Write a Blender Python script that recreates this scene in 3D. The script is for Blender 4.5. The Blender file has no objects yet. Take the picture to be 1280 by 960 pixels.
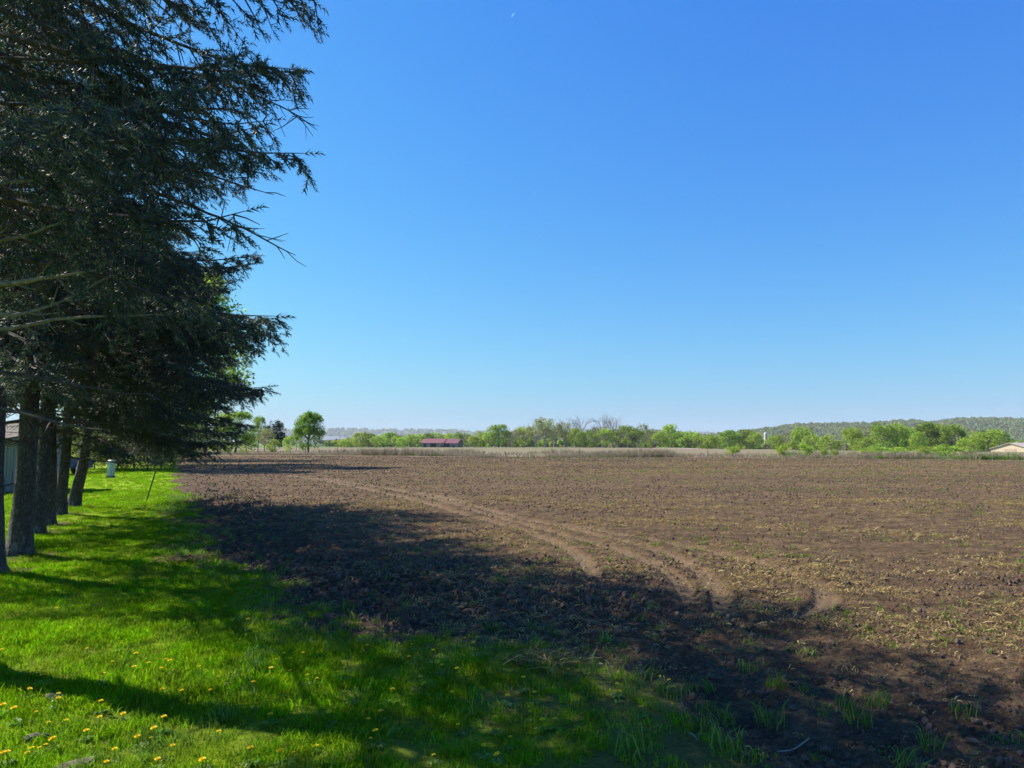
import bpy, math, random
import numpy as np
from mathutils import Vector

rng = np.random.default_rng(7)
random.seed(7)
sc = bpy.context.scene
COL = sc.collection

# ------------------------------------------------------------------ camera
CAM_H, FPX = 1.65, 900.0
PITCH = math.atan(75.0 / FPX)
cam = bpy.data.cameras.new("camera")
cam.sensor_width = 36.0
cam.lens = 36.0 * FPX / 1280.0
cam.clip_start = 0.05
cam.clip_end = 60000.0
cam_o = bpy.data.objects.new("camera", cam)
cam_o.location = (0, 0, CAM_H)
cam_o.rotation_euler = (math.pi / 2 + PITCH, 0, 0)
COL.objects.link(cam_o)
sc.camera = cam_o

# ------------------------------------------------------------------ sky and sun
SUN_EL = math.radians(42.0)
SUN_AZ = math.radians(21.0)          # the sun stands left and a little ahead
S2 = np.array([-math.cos(SUN_AZ), math.sin(SUN_AZ)])       # towards the sun, on the ground
w = bpy.data.worlds.new("World")
sc.world = w
w.use_nodes = True
nt = w.node_tree
nt.nodes.clear()
o_ = nt.nodes.new("ShaderNodeOutputWorld")
b_ = nt.nodes.new("ShaderNodeBackground")
s_ = nt.nodes.new("ShaderNodeTexSky")
s_.sky_type = 'NISHITA'
s_.sun_disc = False
s_.sun_elevation = SUN_EL
s_.sun_rotation = math.atan2(S2[0], S2[1])
s_.altitude = 0
s_.air_density = 1.5
s_.dust_density = 0.5
s_.ozone_density = 1.0
# colour grade of the whole sky, channel by channel: the saturated blue of a phone picture
SKY_STRENGTH, GAIN = 0.1, 2.0
b_.inputs['Strength'].default_value = SKY_STRENGTH
sep_ = nt.nodes.new("ShaderNodeSeparateColor"); com_ = nt.nodes.new("ShaderNodeCombineColor")
nt.links.new(s_.outputs[0], sep_.inputs[0])
for ch_, (g_, k_) in enumerate(((1.40, 0.52), (1.009, 0.96), (0.399, 1.19))):
    p_ = nt.nodes.new("ShaderNodeMath"); p_.operation = 'POWER'; p_.inputs[1].default_value = g_
    m_ = nt.nodes.new("ShaderNodeMath"); m_.operation = 'MULTIPLY'
    m_.inputs[1].default_value = k_ * SKY_STRENGTH ** (g_ - 1) / GAIN
    nt.links.new(sep_.outputs[ch_], p_.inputs[0]); nt.links.new(p_.outputs[0], m_.inputs[0])
    nt.links.new(m_.outputs[0], com_.inputs[ch_])
nt.links.new(com_.outputs[0], b_.inputs['Color'])
nt.links.new(b_.outputs[0], o_.inputs['Surface'])

sun = bpy.data.lights.new("sun", 'SUN')
sun.energy = 5.0
sun.angle = math.radians(0.5)
sun.color = (1.0, 0.93, 0.80)
sun_o = bpy.data.objects.new("sun", sun)
sd = Vector((S2[0] * math.cos(SUN_EL), S2[1] * math.cos(SUN_EL), math.sin(SUN_EL)))
sun_o.rotation_euler = (-sd).to_track_quat('-Z', 'Y').to_euler()
COL.objects.link(sun_o)
sc.view_settings.view_transform = 'Standard'
sc.view_settings.look = 'None'
sc.view_settings.exposure = 1.0
sc.view_settings.gamma = 1.0
sc.cycles.max_bounces = 6
sc.cycles.diffuse_bounces = 3
sc.cycles.transmission_bounces = 4
sc.cycles.transparent_max_bounces = 6
sc.cycles.volume_bounces = 0

# ------------------------------------------------------------------ helpers
ca_, sa_ = math.cos(PITCH), math.sin(PITCH)


def ray(px, py):
    u, v = (px - 640.0) / FPX, (480.0 - py) / FPX
    return np.array([u, ca_ - v * sa_, sa_ + v * ca_])


def G(px, py, z=0.0):
    """point of the flat ground that shows at this spot of the photograph"""
    d = ray(px, py)
    t = (z - CAM_H) / d[2]
    return np.array([d[0] * t, d[1] * t])


def P(px, py, Y):
    d = ray(px, py)
    t = Y / d[1]
    return np.array([d[0] * t, Y, CAM_H + d[2] * t])


def unit(v):
    v = np.asarray(v, float)
    return v / (np.linalg.norm(v, axis=-1, keepdims=True) + 1e-12)


def hash2(ix, iy, seed):
    h = (ix.astype(np.int64) * 374761393 + iy.astype(np.int64) * 668265263 + seed * 974711) & 0xFFFFFFFF
    h = ((h ^ (h >> 13)) * 1274126177) & 0xFFFFFFFF
    h = h ^ (h >> 16)
    return (h & 0xFFFFFF) / float(0xFFFFFF)


def vnoise(x, y, seed=0):
    ix, iy = np.floor(x), np.floor(y)
    fx, fy = x - ix, y - iy
    fx, fy = fx * fx * (3 - 2 * fx), fy * fy * (3 - 2 * fy)
    a = hash2(ix, iy, seed); b = hash2(ix + 1, iy, seed)
    c = hash2(ix, iy + 1, seed); d = hash2(ix + 1, iy + 1, seed)
    return (a + (b - a) * fx) * (1 - fy) + (c + (d - c) * fx) * fy


def fbm(x, y, seed=0, octv=4, gain=0.5):
    s = 0.0; a = 1.0; t = 0.0; f = 1.0
    for k in range(octv):
        s = s + a * vnoise(x * f + 17.3 * k, y * f - 9.1 * k, seed + k); t += a
        a *= gain; f *= 2.03
    return s / t


def smooth(e0, e1, x):
    t = np.clip((x - e0) / (e1 - e0), 0, 1)
    return t * t * (3 - 2 * t)


class Acc:
    """collects vertices and faces of one mesh"""
    def __init__(self):
        self.v = []; self.f = []; self.n = 0

    def add(self, V, F, mi=0):
        V = np.asarray(V, float).reshape(-1, 3)
        if len(V) == 0:
            return
        self.v.append(V)
        F = F if isinstance(F, list) else [F]
        for q in F:
            q = np.asarray(q, np.int64)
            if len(q):
                self.f.append((q + self.n, mi))
        self.n += len(V)

    def box(self, x0, x1, y0, y1, z0, z1, mi=0):
        V = np.array([[x, y, z] for z in (z0, z1) for y in (y0, y1) for x in (x0, x1)])
        F = np.array([[0, 2, 3, 1], [4, 5, 7, 6], [0, 1, 5, 4], [2, 6, 7, 3], [0, 4, 6, 2], [1, 3, 7, 5]])
        self.add(V, F, mi)

    def tube(self, path, radii, k=6, mi=0, cap=True):
        path = np.asarray(path, float); radii = np.asarray(radii, float)
        n = len(path)
        t = np.gradient(path, axis=0) if n > 2 else np.repeat((path[1] - path[0])[None], n, 0)
        t = unit(t)
        ref = np.where(np.abs(t[:, 2:3]) > 0.9, np.array([[1.0, 0, 0]]), np.array([[0, 0, 1.0]]))
        a = unit(np.cross(t, ref)); b = np.cross(t, a)
        an = np.arange(k) * 2 * math.pi / k
        ring = a[:, None, :] * np.cos(an)[None, :, None] + b[:, None, :] * np.sin(an)[None, :, None]
        V = (path[:, None, :] + ring * radii[:, None, None]).reshape(-1, 3)
        i = np.arange(n - 1)[:, None] * k; j = np.arange(k)[None, :]; j2 = (j + 1) % k
        F = np.stack([i + j, i + j2, i + k + j2, i + k + j], -1).reshape(-1, 4)
        self.add(V, F, mi)
        if cap and k >= 4:
            self.add(np.vstack([V[-k:], path[-1:]]), np.array([[q, (q + 1) % k, k] for q in range(k)]), mi)

    def mesh(self, name, mats, smooth_=False):
        me = bpy.data.meshes.new(name)
        V = np.vstack(self.v)
        me.vertices.add(len(V)); me.vertices.foreach_set("co", V.ravel())
        tot = np.concatenate([np.full(len(q), q.shape[1]) for q, _ in self.f])
        li = np.concatenate([q.ravel() for q, _ in self.f])
        mi = np.concatenate([np.full(len(q), m) for q, m in self.f])
        st = np.concatenate([[0], np.cumsum(tot)[:-1]])
        me.loops.add(len(li)); me.loops.foreach_set("vertex_index", li.astype(np.int32))
        me.polygons.add(len(tot))
        me.polygons.foreach_set("loop_start", st.astype(np.int32))
        me.polygons.foreach_set("material_index", mi.astype(np.int32))
        me.polygons.foreach_set("use_smooth", np.full(len(tot), bool(smooth_)))
        for m in (mats if isinstance(mats, (list, tuple)) else [mats]):
            me.materials.append(m)
        me.update(calc_edges=True)
        return me

    def build(self, name, mats, parent=None, smooth_=False):
        return obj(name, self.mesh(name, mats, smooth_), parent)


def obj(name, me, parent=None):
    o = bpy.data.objects.new(name, me)
    COL.objects.link(o)
    if parent:
        o.parent = parent
    return o


def tag(o, label=None, cat=None, group=None, kind=None):
    if label: o["label"] = label
    if cat: o["category"] = cat
    if group: o["group"] = group
    if kind: o["kind"] = kind
    return o


def thing(name, label, cat, loc=(0, 0, 0), rz=0.0, group=None, scale=1.0):
    o = bpy.data.objects.new(name, None)
    COL.objects.link(o)
    o.empty_display_size = 0.1
    o.location = loc; o.rotation_euler = (0, 0, rz)
    if np.isscalar(scale):
        scale = (scale,) * 3
    o.scale = scale
    return tag(o, label, cat, group)


# ------------------------------------------------------------------ materials
def mat(name):
    m = bpy.data.materials.new(name); m.use_nodes = True
    nt = m.node_tree; nt.nodes.clear()
    out = nt.nodes.new("ShaderNodeOutputMaterial")
    return m, nt, out


def N(nt, typ, **kw):
    n = nt.nodes.new(typ)
    for k, v in kw.items():
        if k in n.inputs.keys() if hasattr(n.inputs, 'keys') else False:
            n.inputs[k].default_value = v
        else:
            setattr(n, k, v)
    return n


def ramp(nt, fac, stops):
    r = nt.nodes.new("ShaderNodeValToRGB")
    e = r.color_ramp.elements
    while len(e) < len(stops): e.new(0.5)
    for i, (p, c) in enumerate(stops):
        e[i].position = p; e[i].color = (*c, 1) if len(c) == 3 else c
    nt.links.new(fac, r.inputs[0])
    return r.outputs[0]


def mixc(nt, fac, a, b, mode='MIX'):
    m = nt.nodes.new("ShaderNodeMix"); m.data_type = 'RGBA'; m.blend_type = mode
    for s, v in ((m.inputs[0], fac), (m.inputs[6], a), (m.inputs[7], b)):
        if hasattr(v, 'is_output'): nt.links.new(v, s)
        elif isinstance(v, (int, float)): s.default_value = v
        else: s.default_value = (*v, 1)
    return m.outputs[2]


def noise(nt, scale, detail=4, rough=0.55, vec=None):
    n = nt.nodes.new("ShaderNodeTexNoise")
    n.inputs['Scale'].default_value = scale; n.inputs['Detail'].default_value = detail
    n.inputs['Roughness'].default_value = rough
    if vec is not None: nt.links.new(vec, n.inputs['Vector'])
    return n.outputs['Fac']


def pos(nt, scale=(1, 1, 1), rotz=0.0, obj_space=False):
    if obj_space:
        g = nt.nodes.new("ShaderNodeTexCoord").outputs['Object']
    else:
        g = nt.nodes.new("ShaderNodeNewGeometry").outputs['Position']
    mp = nt.nodes.new("ShaderNodeMapping")
    mp.inputs['Scale'].default_value = scale; mp.inputs['Rotation'].default_value = (0, 0, rotz)
    nt.links.new(g, mp.inputs[0])
    return mp.outputs[0]


def bump(nt, h, strength=0.5, dist=0.02):
    b = nt.nodes.new("ShaderNodeBump")
    b.inputs['Strength'].default_value = strength; b.inputs['Distance'].default_value = dist
    nt.links.new(h, b.inputs['Height'])
    return b.outputs[0]


def leaf_mat(name, c_dark, c_mid, c_light, trans=0.4, rough=0.6, island=True, gloss=0.25, objvar=0.0, dull=None):
    m, nt, out = mat(name)
    g = nt.nodes.new("ShaderNodeNewGeometry"); oi = nt.nodes.new("ShaderNodeObjectInfo")
    r = g.outputs['Random Per Island'] if island else oi.outputs['Random']
    c = ramp(nt, r, [(0.0, c_dark), (0.55, c_mid), (1.0, c_light)])
    if objvar:
        hv = nt.nodes.new("ShaderNodeHueSaturation")
        mm = nt.nodes.new("ShaderNodeMapRange"); mm.inputs[3].default_value = 1 - objvar; mm.inputs[4].default_value = 1 + objvar
        nt.links.new(oi.outputs['Random'], mm.inputs[0]); nt.links.new(mm.outputs[0], hv.inputs['Value'])
        m2 = nt.nodes.new("ShaderNodeMapRange"); m2.inputs[3].default_value = 0.5 - objvar * 0.06; m2.inputs[4].default_value = 0.5 + objvar * 0.06
        nt.links.new(oi.outputs['Random'], m2.inputs[0]); nt.links.new(m2.outputs[0], hv.inputs['Hue'])
        nt.links.new(c, hv.inputs['Color']); c = hv.outputs[0]
    if dull:
        f_ = ramp(nt, noise(nt, 0.9, 5, 0.65, pos(nt)), [(0.42, (0, 0, 0)), (0.66, (0.85, 0.85, 0.85))])
        c = mixc(nt, f_, c, dull)
        f2 = ramp(nt, noise(nt, 3.3, 4, 0.6, pos(nt)), [(0.36, (0.62, 0.66, 0.7)), (0.60, (1.08, 1.04, 1.0))])
        c = mixc(nt, 0.9, c, f2, 'MULTIPLY')
    d = nt.nodes.new("ShaderNodeBsdfPrincipled")
    nt.links.new(c, d.inputs['Base Color']); d.inputs['Roughness'].default_value = rough
    d.inputs['Specular IOR Level'].default_value = gloss
    t = nt.nodes.new("ShaderNodeBsdfTranslucent"); nt.links.new(c, t.inputs['Color'])
    mx = nt.nodes.new("ShaderNodeMixShader"); mx.inputs[0].default_value = trans
    nt.links.new(d.outputs[0], mx.inputs[1]); nt.links.new(t.outputs[0], mx.inputs[2])
    nt.links.new(mx.outputs[0], out.inputs['Surface'])
    return m


def plain(name, c, rough=0.7, var=0.15, nscale=8.0, bumps=0.0, metal=0.0, obj_space=True, stretch=(1, 1, 1)):
    m, nt, out = mat(name)
    d = nt.nodes.new("ShaderNodeBsdfPrincipled")
    f = noise(nt, nscale, 5, 0.6, pos(nt, stretch, 0, obj_space))
    lo = tuple(max(0, x * (1 - var * 1.6)) for x in c); hi = tuple(min(1, x * (1 + var * 1.6)) for x in c)
    nt.links.new(ramp(nt, f, [(0.3, lo), (0.7, hi)]), d.inputs['Base Color'])
    d.inputs['Roughness'].default_value = rough; d.inputs['Metallic'].default_value = metal
    if bumps: nt.links.new(bump(nt, f, 0.8, bumps), d.inputs['Normal'])
    nt.links.new(d.outputs[0], out.inputs['Surface'])
    return m


def bark_mat(name, c0, c1, c2, sc_=14.0):
    m, nt, out = mat(name)
    d = nt.nodes.new("ShaderNodeBsdfPrincipled")
    v = pos(nt, (1, 1, 0.45), 0, True)
    vo = nt.nodes.new("ShaderNodeTexVoronoi"); vo.inputs['Scale'].default_value = sc_ * 1.6
    vo.feature = 'DISTANCE_TO_EDGE'
    nt.links.new(v, vo.inputs['Vector'])
    f = noise(nt, sc_, 6, 0.65, v)
    c = ramp(nt, f, [(0.28, c0), (0.5, c1), (0.75, c2)])
    crk = ramp(nt, vo.outputs['Distance'], [(0.0, (0.25, 0.25, 0.25)), (0.22, (1, 1, 1))])
    c = mixc(nt, 0.7, c, crk, 'MULTIPLY')
    lich = ramp(nt, noise(nt, 3.1, 5, 0.7, v), [(0.58, (0, 0, 0)), (0.68, (1, 1, 1))])
    c = mixc(nt, lich, c, (0.19, 0.21, 0.17))
    nt.links.new(c, d.inputs['Base Color']); d.inputs['Roughness'].default_value = 0.95
    ad = nt.nodes.new("ShaderNodeMath"); ad.operation = 'MULTIPLY_ADD'; ad.inputs[1].default_value = 0.8
    nt.links.new(vo.outputs['Distance'], ad.inputs[0]); nt.links.new(f, ad.inputs[2])
    nt.links.new(bump(nt, ad.outputs[0], 1.0, 0.02), d.inputs['Normal'])
    nt.links.new(d.outputs[0], out.inputs['Surface'])
    return m


M = {}
M['spruce'] = leaf_mat("spruce_needles", (0.024, 0.042, 0.037), (0.052, 0.080, 0.062), (0.145, 0.170, 0.085), 0.32, 0.55, True, 0.3, 0.12)  # lightest tone painted for sunlit sprigs, spread over the needles at random
M['spruce_bark'] = bark_mat("spruce_bark", (0.042, 0.034, 0.028), (0.078, 0.065, 0.054), (0.135, 0.118, 0.10))
M['twig'] = plain("spruce_twig", (0.075, 0.06, 0.047), 0.9, 0.3, 20)
M['deadwood'] = plain("dead_wood", (0.18, 0.16, 0.135), 0.9, 0.35, 18, 0.004)
M['darkwood'] = plain("dark_dead_wood", (0.085, 0.07, 0.058), 0.9, 0.3, 18)
M['far_bark'] = plain("tree_bark", (0.12, 0.10, 0.085), 0.95, 0.3, 6)
M['pale_bark'] = plain("pale_tree_bark", (0.34, 0.31, 0.28), 0.95, 0.2, 4)
M['leaf_bright'] = leaf_mat("spring_leaf_bright", (0.18, 0.27, 0.025), (0.32, 0.45, 0.045), (0.44, 0.56, 0.09), 0.55, objvar=0.18)
M['leaf_mid'] = leaf_mat("spring_leaf_mid", (0.11, 0.18, 0.02), (0.21, 0.32, 0.035), (0.33, 0.45, 0.065), 0.52, objvar=0.18)
M['leaf_pale'] = leaf_mat("spring_leaf_pale", (0.18, 0.20, 0.06), (0.28, 0.30, 0.09), (0.38, 0.40, 0.14), 0.5, objvar=0.15)
M['leaf_brown'] = leaf_mat("bud_brown", (0.13, 0.11, 0.07), (0.21, 0.18, 0.10), (0.29, 0.27, 0.12), 0.45, objvar=0.15)
M['leaf_dark'] = leaf_mat("conifer_far", (0.015, 0.035, 0.02), (0.03, 0.055, 0.03), (0.05, 0.085, 0.04), 0.25, objvar=0.1)
M['leaf_round'] = leaf_mat("round_tree_leaf", (0.08, 0.17, 0.014), (0.16, 0.30, 0.025), (0.26, 0.42, 0.045), 0.52, objvar=0.05)
M['grass'] = leaf_mat("grass_blade", (0.07, 0.185, 0.004), (0.185, 0.40, 0.004), (0.37, 0.57, 0.008), 0.58, 0.6, True, 0.0, 0.30, (0.15, 0.225, 0.02))
M['weed'] = leaf_mat("weed_blade", (0.06, 0.13, 0.015), (0.12, 0.22, 0.025), (0.20, 0.32, 0.05), 0.45, 0.5, True, 0.25, 0.15)
M['sprout'] = leaf_mat("field_sprout", (0.10, 0.16, 0.025), (0.17, 0.23, 0.035), (0.27, 0.29, 0.06), 0.42, 0.55, True, 0.2, 0.2)
M['straw'] = leaf_mat("straw", (0.14, 0.095, 0.04), (0.28, 0.20, 0.075), (0.46, 0.35, 0.14), 0.25, 0.75, True, 0.2, 0.15)
M['dryweed'] = leaf_mat("dry_weed", (0.17, 0.13, 0.09), (0.27, 0.215, 0.15), (0.40, 0.33, 0.22), 0.3, 0.85, True, 0.15, 0.15)
M['dandelion'] = leaf_mat("dandelion_petal", (0.70, 0.48, 0.004), (0.80, 0.60, 0.008), (0.85, 0.68, 0.02), 0.25, 0.6, True, 0.2)
M['stone'] = plain("field_stone", (0.15, 0.115, 0.085), 0.95, 0.25, 12, 0.01)
M['forest'] = leaf_mat("hill_forest", (0.10, 0.135, 0.04), (0.18, 0.215, 0.06), (0.27, 0.30, 0.095), 0.45, objvar=0.25)
M['clod'] = plain("soil_clod", (0.125, 0.082, 0.054), 1.0, 0.3, 30, 0.01)


def soil_material():
    m, nt, out = mat("tilled_soil")
    d = nt.nodes.new("ShaderNodeBsdfPrincipled"); d.inputs['Roughness'].default_value = 1.0
    d.inputs['Specular IOR Level'].default_value = 0.1
    p = pos(nt)
    big = noise(nt, 0.22, 5, 0.6, p); fine = noise(nt, 26.0, 6, 0.7, p); mid = noise(nt, 2.4, 5, 0.65, p)
    c = ramp(nt, fine, [(0.25, (0.064, 0.040, 0.025)), (0.55, (0.126, 0.080, 0.047)), (0.8, (0.215, 0.143, 0.083))])
    c2 = ramp(nt, fine, [(0.25, (0.084, 0.056, 0.034)), (0.55, (0.172, 0.116, 0.067)), (0.8, (0.28, 0.198, 0.115))])
    c = mixc(nt, ramp(nt, mid, [(0.42, (0, 0, 0)), (0.62, (1, 1, 1))]), c, c2)
    # straw and residue flecks, stretched along the drilling rows
    ps = pos(nt, (5.0, 13.0, 5.0), 0.06)
    fl = ramp(nt, noise(nt, 1.0, 3, 0.6, ps), [(0.60, (0, 0, 0)), (0.68, (1, 1, 1))])
    fl2 = ramp(nt, noise(nt, 0.55, 4, 0.6, p), [(0.40, (0.05, 0.05, 0.05)), (0.65, (0.75, 0.75, 0.75))])
    flm = mixc(nt, 1.0, fl, fl2, 'MULTIPLY')
    tint = ramp(nt, noise(nt, 0.9, 3, 0.5, p), [(0.4, (0.27, 0.20, 0.10)), (0.6, (0.19, 0.20, 0.055))])
    c = mixc(nt, flm, c, tint)
    # broad bands of residue on the far part
    pr = pos(nt, (0.02, 0.16, 1.0), 0.05)
    row = ramp(nt, noise(nt, 1.0, 4, 0.6, pr), [(0.35, (0.82, 0.80, 0.80)), (0.65, (1.12, 1.12, 1.08))])
    c = mixc(nt, 0.8, c, row, 'MULTIPLY')
    # lumps and residue coarse enough to be told apart far down the field
    lump_ = ramp(nt, noise(nt, 1.0, 5, 0.75, pos(nt, (1.6, 3.2, 1.0), 0.04)), [(0.36, (0.55, 0.54, 0.55)), (0.5, (1, 1, 1)), (0.62, (1.45, 1.42, 1.3))])
    c = mixc(nt, 0.9, c, lump_, 'MULTIPLY')
    gsp = ramp(nt, noise(nt, 1.0, 4, 0.7, pos(nt, (0.9, 4.2, 1.0), 0.04)), [(0.60, (0, 0, 0)), (0.70, (0.6, 0.6, 0.6))])
    c = mixc(nt, gsp, c, (0.19, 0.19, 0.06))
    at = nt.nodes.new("ShaderNodeAttribute"); at.attribute_name = "track"
    tk = ramp(nt, fine, [(0.3, (0.20, 0.138, 0.086)), (0.7, (0.30, 0.215, 0.135))])
    mt = nt.nodes.new("ShaderNodeMath"); mt.operation = 'MULTIPLY'; mt.inputs[1].default_value = 0.66
    nt.links.new(at.outputs['Fac'], mt.inputs[0])
    c = mixc(nt, mt.outputs[0], c, tk)
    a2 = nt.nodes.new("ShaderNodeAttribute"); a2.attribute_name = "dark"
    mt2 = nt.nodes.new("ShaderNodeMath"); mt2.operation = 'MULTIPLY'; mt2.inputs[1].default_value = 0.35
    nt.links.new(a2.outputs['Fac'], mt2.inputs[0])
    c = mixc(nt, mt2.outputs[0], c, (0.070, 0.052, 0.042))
    c = mixc(nt, 0.8, c, ramp(nt, noise(nt, 55.0, 4, 0.8, p), [(0.36, (0.5, 0.5, 0.5)), (0.5, (1, 1, 1)), (0.66, (1.5, 1.45, 1.4))]), 'MULTIPLY')
    nt.links.new(c, d.inputs['Base Color'])
    gr = noise(nt, 70.0, 5, 0.8, p)
    sm = nt.nodes.new("ShaderNodeMath"); sm.operation = 'ADD'
    nt.links.new(fine, sm.inputs[0]); nt.links.new(gr, sm.inputs[1])
    nt.links.new(bump(nt, sm.outputs[0], 1.0, 0.035), d.inputs['Normal'])
    nt.links.new(d.outputs[0], out.inputs['Surface'])
    return m


def lawn_material():
    m, nt, out = mat("lawn_ground")
    d = nt.nodes.new("ShaderNodeBsdfPrincipled"); d.inputs['Roughness'].default_value = 1.0
    d.inputs['Specular IOR Level'].default_value = 0.1
    p = pos(nt)
    f = noise(nt, 30, 6, 0.85, p)
    c = ramp(nt, f, [(0.3, (0.08, 0.14, 0.004)), (0.5, (0.24, 0.36, 0.004)), (0.75, (0.36, 0.50, 0.008))])
    c2 = ramp(nt, f, [(0.3, (0.05, 0.042, 0.022)), (0.5, (0.12, 0.11, 0.04)), (0.7, (0.22, 0.19, 0.08))])
    at = nt.nodes.new("ShaderNodeAttribute"); at.attribute_name = "dark"
    c = mixc(nt, at.outputs['Fac'], c, c2)
    nt.links.new(c, d.inputs['Base Color'])
    nt.links.new(bump(nt, f, 1.0, 0.05), d.inputs['Normal'])
    nt.links.new(d.outputs[0], out.inputs['Surface'])
    return m


def pasture_material():
    m, nt, out = mat("dry_pasture")
    d = nt.nodes.new("ShaderNodeBsdfPrincipled"); d.inputs['Roughness'].default_value = 1.0
    d.inputs['Specular IOR Level'].default_value = 0.1
    p = pos(nt)
    f = noise(nt, 1.3, 6, 0.7, p); b = noise(nt, 0.03, 5, 0.6, p)
    c = ramp(nt, f, [(0.3, (0.125, 0.09, 0.06)), (0.5, (0.20, 0.15, 0.10)), (0.75, (0.29, 0.225, 0.15))])
    c2 = ramp(nt, f, [(0.3, (0.075, 0.12, 0.03)), (0.7, (0.16, 0.21, 0.06))])
    c = mixc(nt, ramp(nt, b, [(0.5, (0, 0, 0)), (0.6, (0.9, 0.9, 0.9))]), c, c2)
    at = nt.nodes.new("ShaderNodeAttribute"); at.attribute_name = "track"
    c = mixc(nt, at.outputs['Fac'], c, c2)
    nt.links.new(c, d.inputs['Base Color'])
    nt.links.new(d.outputs[0], out.inputs['Surface'])
    return m


M['soil'] = soil_material(); M['lawn'] = lawn_material(); M['pasture'] = pasture_material()

# ------------------------------------------------------------------ ground
EDGE_PX = [(216, 569), (222, 575), (220, 600), (228, 640), (246, 690), (318, 738), (392, 782), (560, 802),
           (700, 815), (790, 850), (830, 900), (880, 945), (960, 985)]
EDGE = np.array([G(*q) for q in EDGE_PX])
EDGE = np.vstack([EDGE, [[2.6, 2.2], [8.0, -3.0], [40, -20]]])
LAWN_POLY = np.vstack([EDGE, [[40, -300], [-400, -300], [-400, 112], [-60, 112]]])
FAR_A, FAR_B = G(316, 568.5), G(1280, 574.5)


def far_edge(x):
    return FAR_A[1] + (x - FAR_A[0]) * (FAR_B[1] - FAR_A[1]) / (FAR_B[0] - FAR_A[0])


def in_poly(x, y, poly):
    r = np.zeros(x.shape, bool)
    n = len(poly)
    for i in range(n):
        x0, y0 = poly[i]; x1, y1 = poly[(i + 1) % n]
        if y0 == y1: continue
        c = ((y0 > y) != (y1 > y)) & (x < (x1 - x0) * (y - y0) / (y1 - y0) + x0)
        r ^= c
    return r


def poly_dist(x, y, pts):
    d = np.full(x.shape, 1e9)
    for a, b in zip(pts[:-1], pts[1:]):
        ab = b - a; L = ab @ ab
        t = np.clip(((x - a[0]) * ab[0] + (y - a[1]) * ab[1]) / L, 0, 1)
        d = np.minimum(d, np.hypot(x - a[0] - t * ab[0], y - a[1] - t * ab[1]))
    return d


def edge_sd(x, y):
    """signed distance to the lawn edge, positive on the lawn, with a ragged line"""
    d = poly_dist(x, y, EDGE)
    s = np.where(in_poly(x, y, LAWN_POLY), d, -d)
    return s + (fbm(x * 1.6, y * 1.6, 3, 4) - 0.5) * 0.9 * np.clip(np.hypot(x, y) / 6, 0.6, 1.6)


TRACKS_PX = [
    [(360, 594), (430, 604), (500, 620), (580, 640), (660, 662), (720, 688), (746, 716)],
    [(400, 597), (500, 612), (600, 638), (700, 664), (790, 690), (845, 718), (862, 748)],
    [(520, 613), (640, 642), (760, 668), (850, 695), (892, 728), (905, 760)],
    [(700, 652), (820, 672), (930, 695), (1008, 720), (1032, 744), (1005, 764), (930, 776)],
]


def catmull(p, n=6):
    p = np.asarray(p, float)
    q = np.vstack([2 * p[0] - p[1], p, 2 * p[-1] - p[-2]])
    o = []
    for i in range(1, len(q) - 2):
        for t in np.linspace(0, 1, n, endpoint=False):
            a, b, c, d = q[i - 1:i + 3]
            o.append(0.5 * (2 * b + (c - a) * t + (2 * a - 5 * b + 4 * c - d) * t * t + (3 * b - a - 3 * c + d) * t ** 3))
    o.append(p[-1])
    return np.array(o)


TRACKS = [np.array([G(*q) for q in catmull(t, 4)]) for t in TRACKS_PX]


def track_mask(x, y):
    m = np.zeros(x.shape)
    sel = (np.hypot(x, y) < 70) & (x > -25)
    xs, ys = x[sel], y[sel]
    acc = np.zeros(xs.shape)
    for k, t in enumerate(TRACKS):
        d = poly_dist(xs, ys, t)
        wid = 0.095 + 0.0014 * np.hypot(xs, ys)
        acc = np.maximum(acc, (1 - smooth(wid * 0.7, wid * 1.5, d)) * (0.55 + 0.6 * vnoise(xs * 1.3, ys * 1.3, 40 + k)))
    m[sel] = np.clip(acc, 0, 1)
    return m


def base_h(x, y):
    """the gentle lie of the land"""
    r = np.hypot(x, y)
    h = (fbm(x * 0.05, y * 0.05, 11, 3) - 0.5) * 0.30 * smooth(12, 60, r)
    h = h + (fbm(x * 0.35, y * 0.35, 12, 3) - 0.5) * 0.10
    dip = smooth(95, 125, x + 0.25 * (y - 150)) * smooth(110, 150, y) * (1 - smooth(500, 700, y))
    return h - 1.7 * dip


def ground_h(x, y):
    x = np.asarray(x, float); y = np.asarray(y, float)
    r = np.hypot(x, y)
    h = base_h(x, y)
    sd = edge_sd(x, y)
    fld = smooth(0.05, -0.35, sd) * (y < far_edge(x))
    tk = track_mask(x, y)
    rough = 0.55 + 0.9 * smooth(0, -0.6, sd) * (1 - smooth(-1.2, -3.2, sd)) * smooth(5.5, 9, y)
    damp = 1 / (1 + (r / 45) ** 2)
    cl = (fbm(x * 2.2, y * 2.2, 21, 3) - 0.5) * 0.13
    c2 = fbm(x * 8.5, y * 8.5, 24, 3, 0.6)
    c2 = (np.abs(c2 - 0.5) * 2) ** 0.8 * 0.075 + (vnoise(x * 17, y * 17, 28) - 0.5) * 0.04 + (vnoise(x * 37, y * 37, 29) - 0.5) * 0.035
    h = h + fld * damp * rough * (cl + c2) * (1 - 0.5 * tk)
    h = h - fld * tk * 0.055 * damp
    h = h - fld * 0.03
    h = h + (1 - fld) * (fbm(x * 1.4, y * 1.4, 31, 3) - 0.5) * 0.07 * damp
    return h


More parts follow.
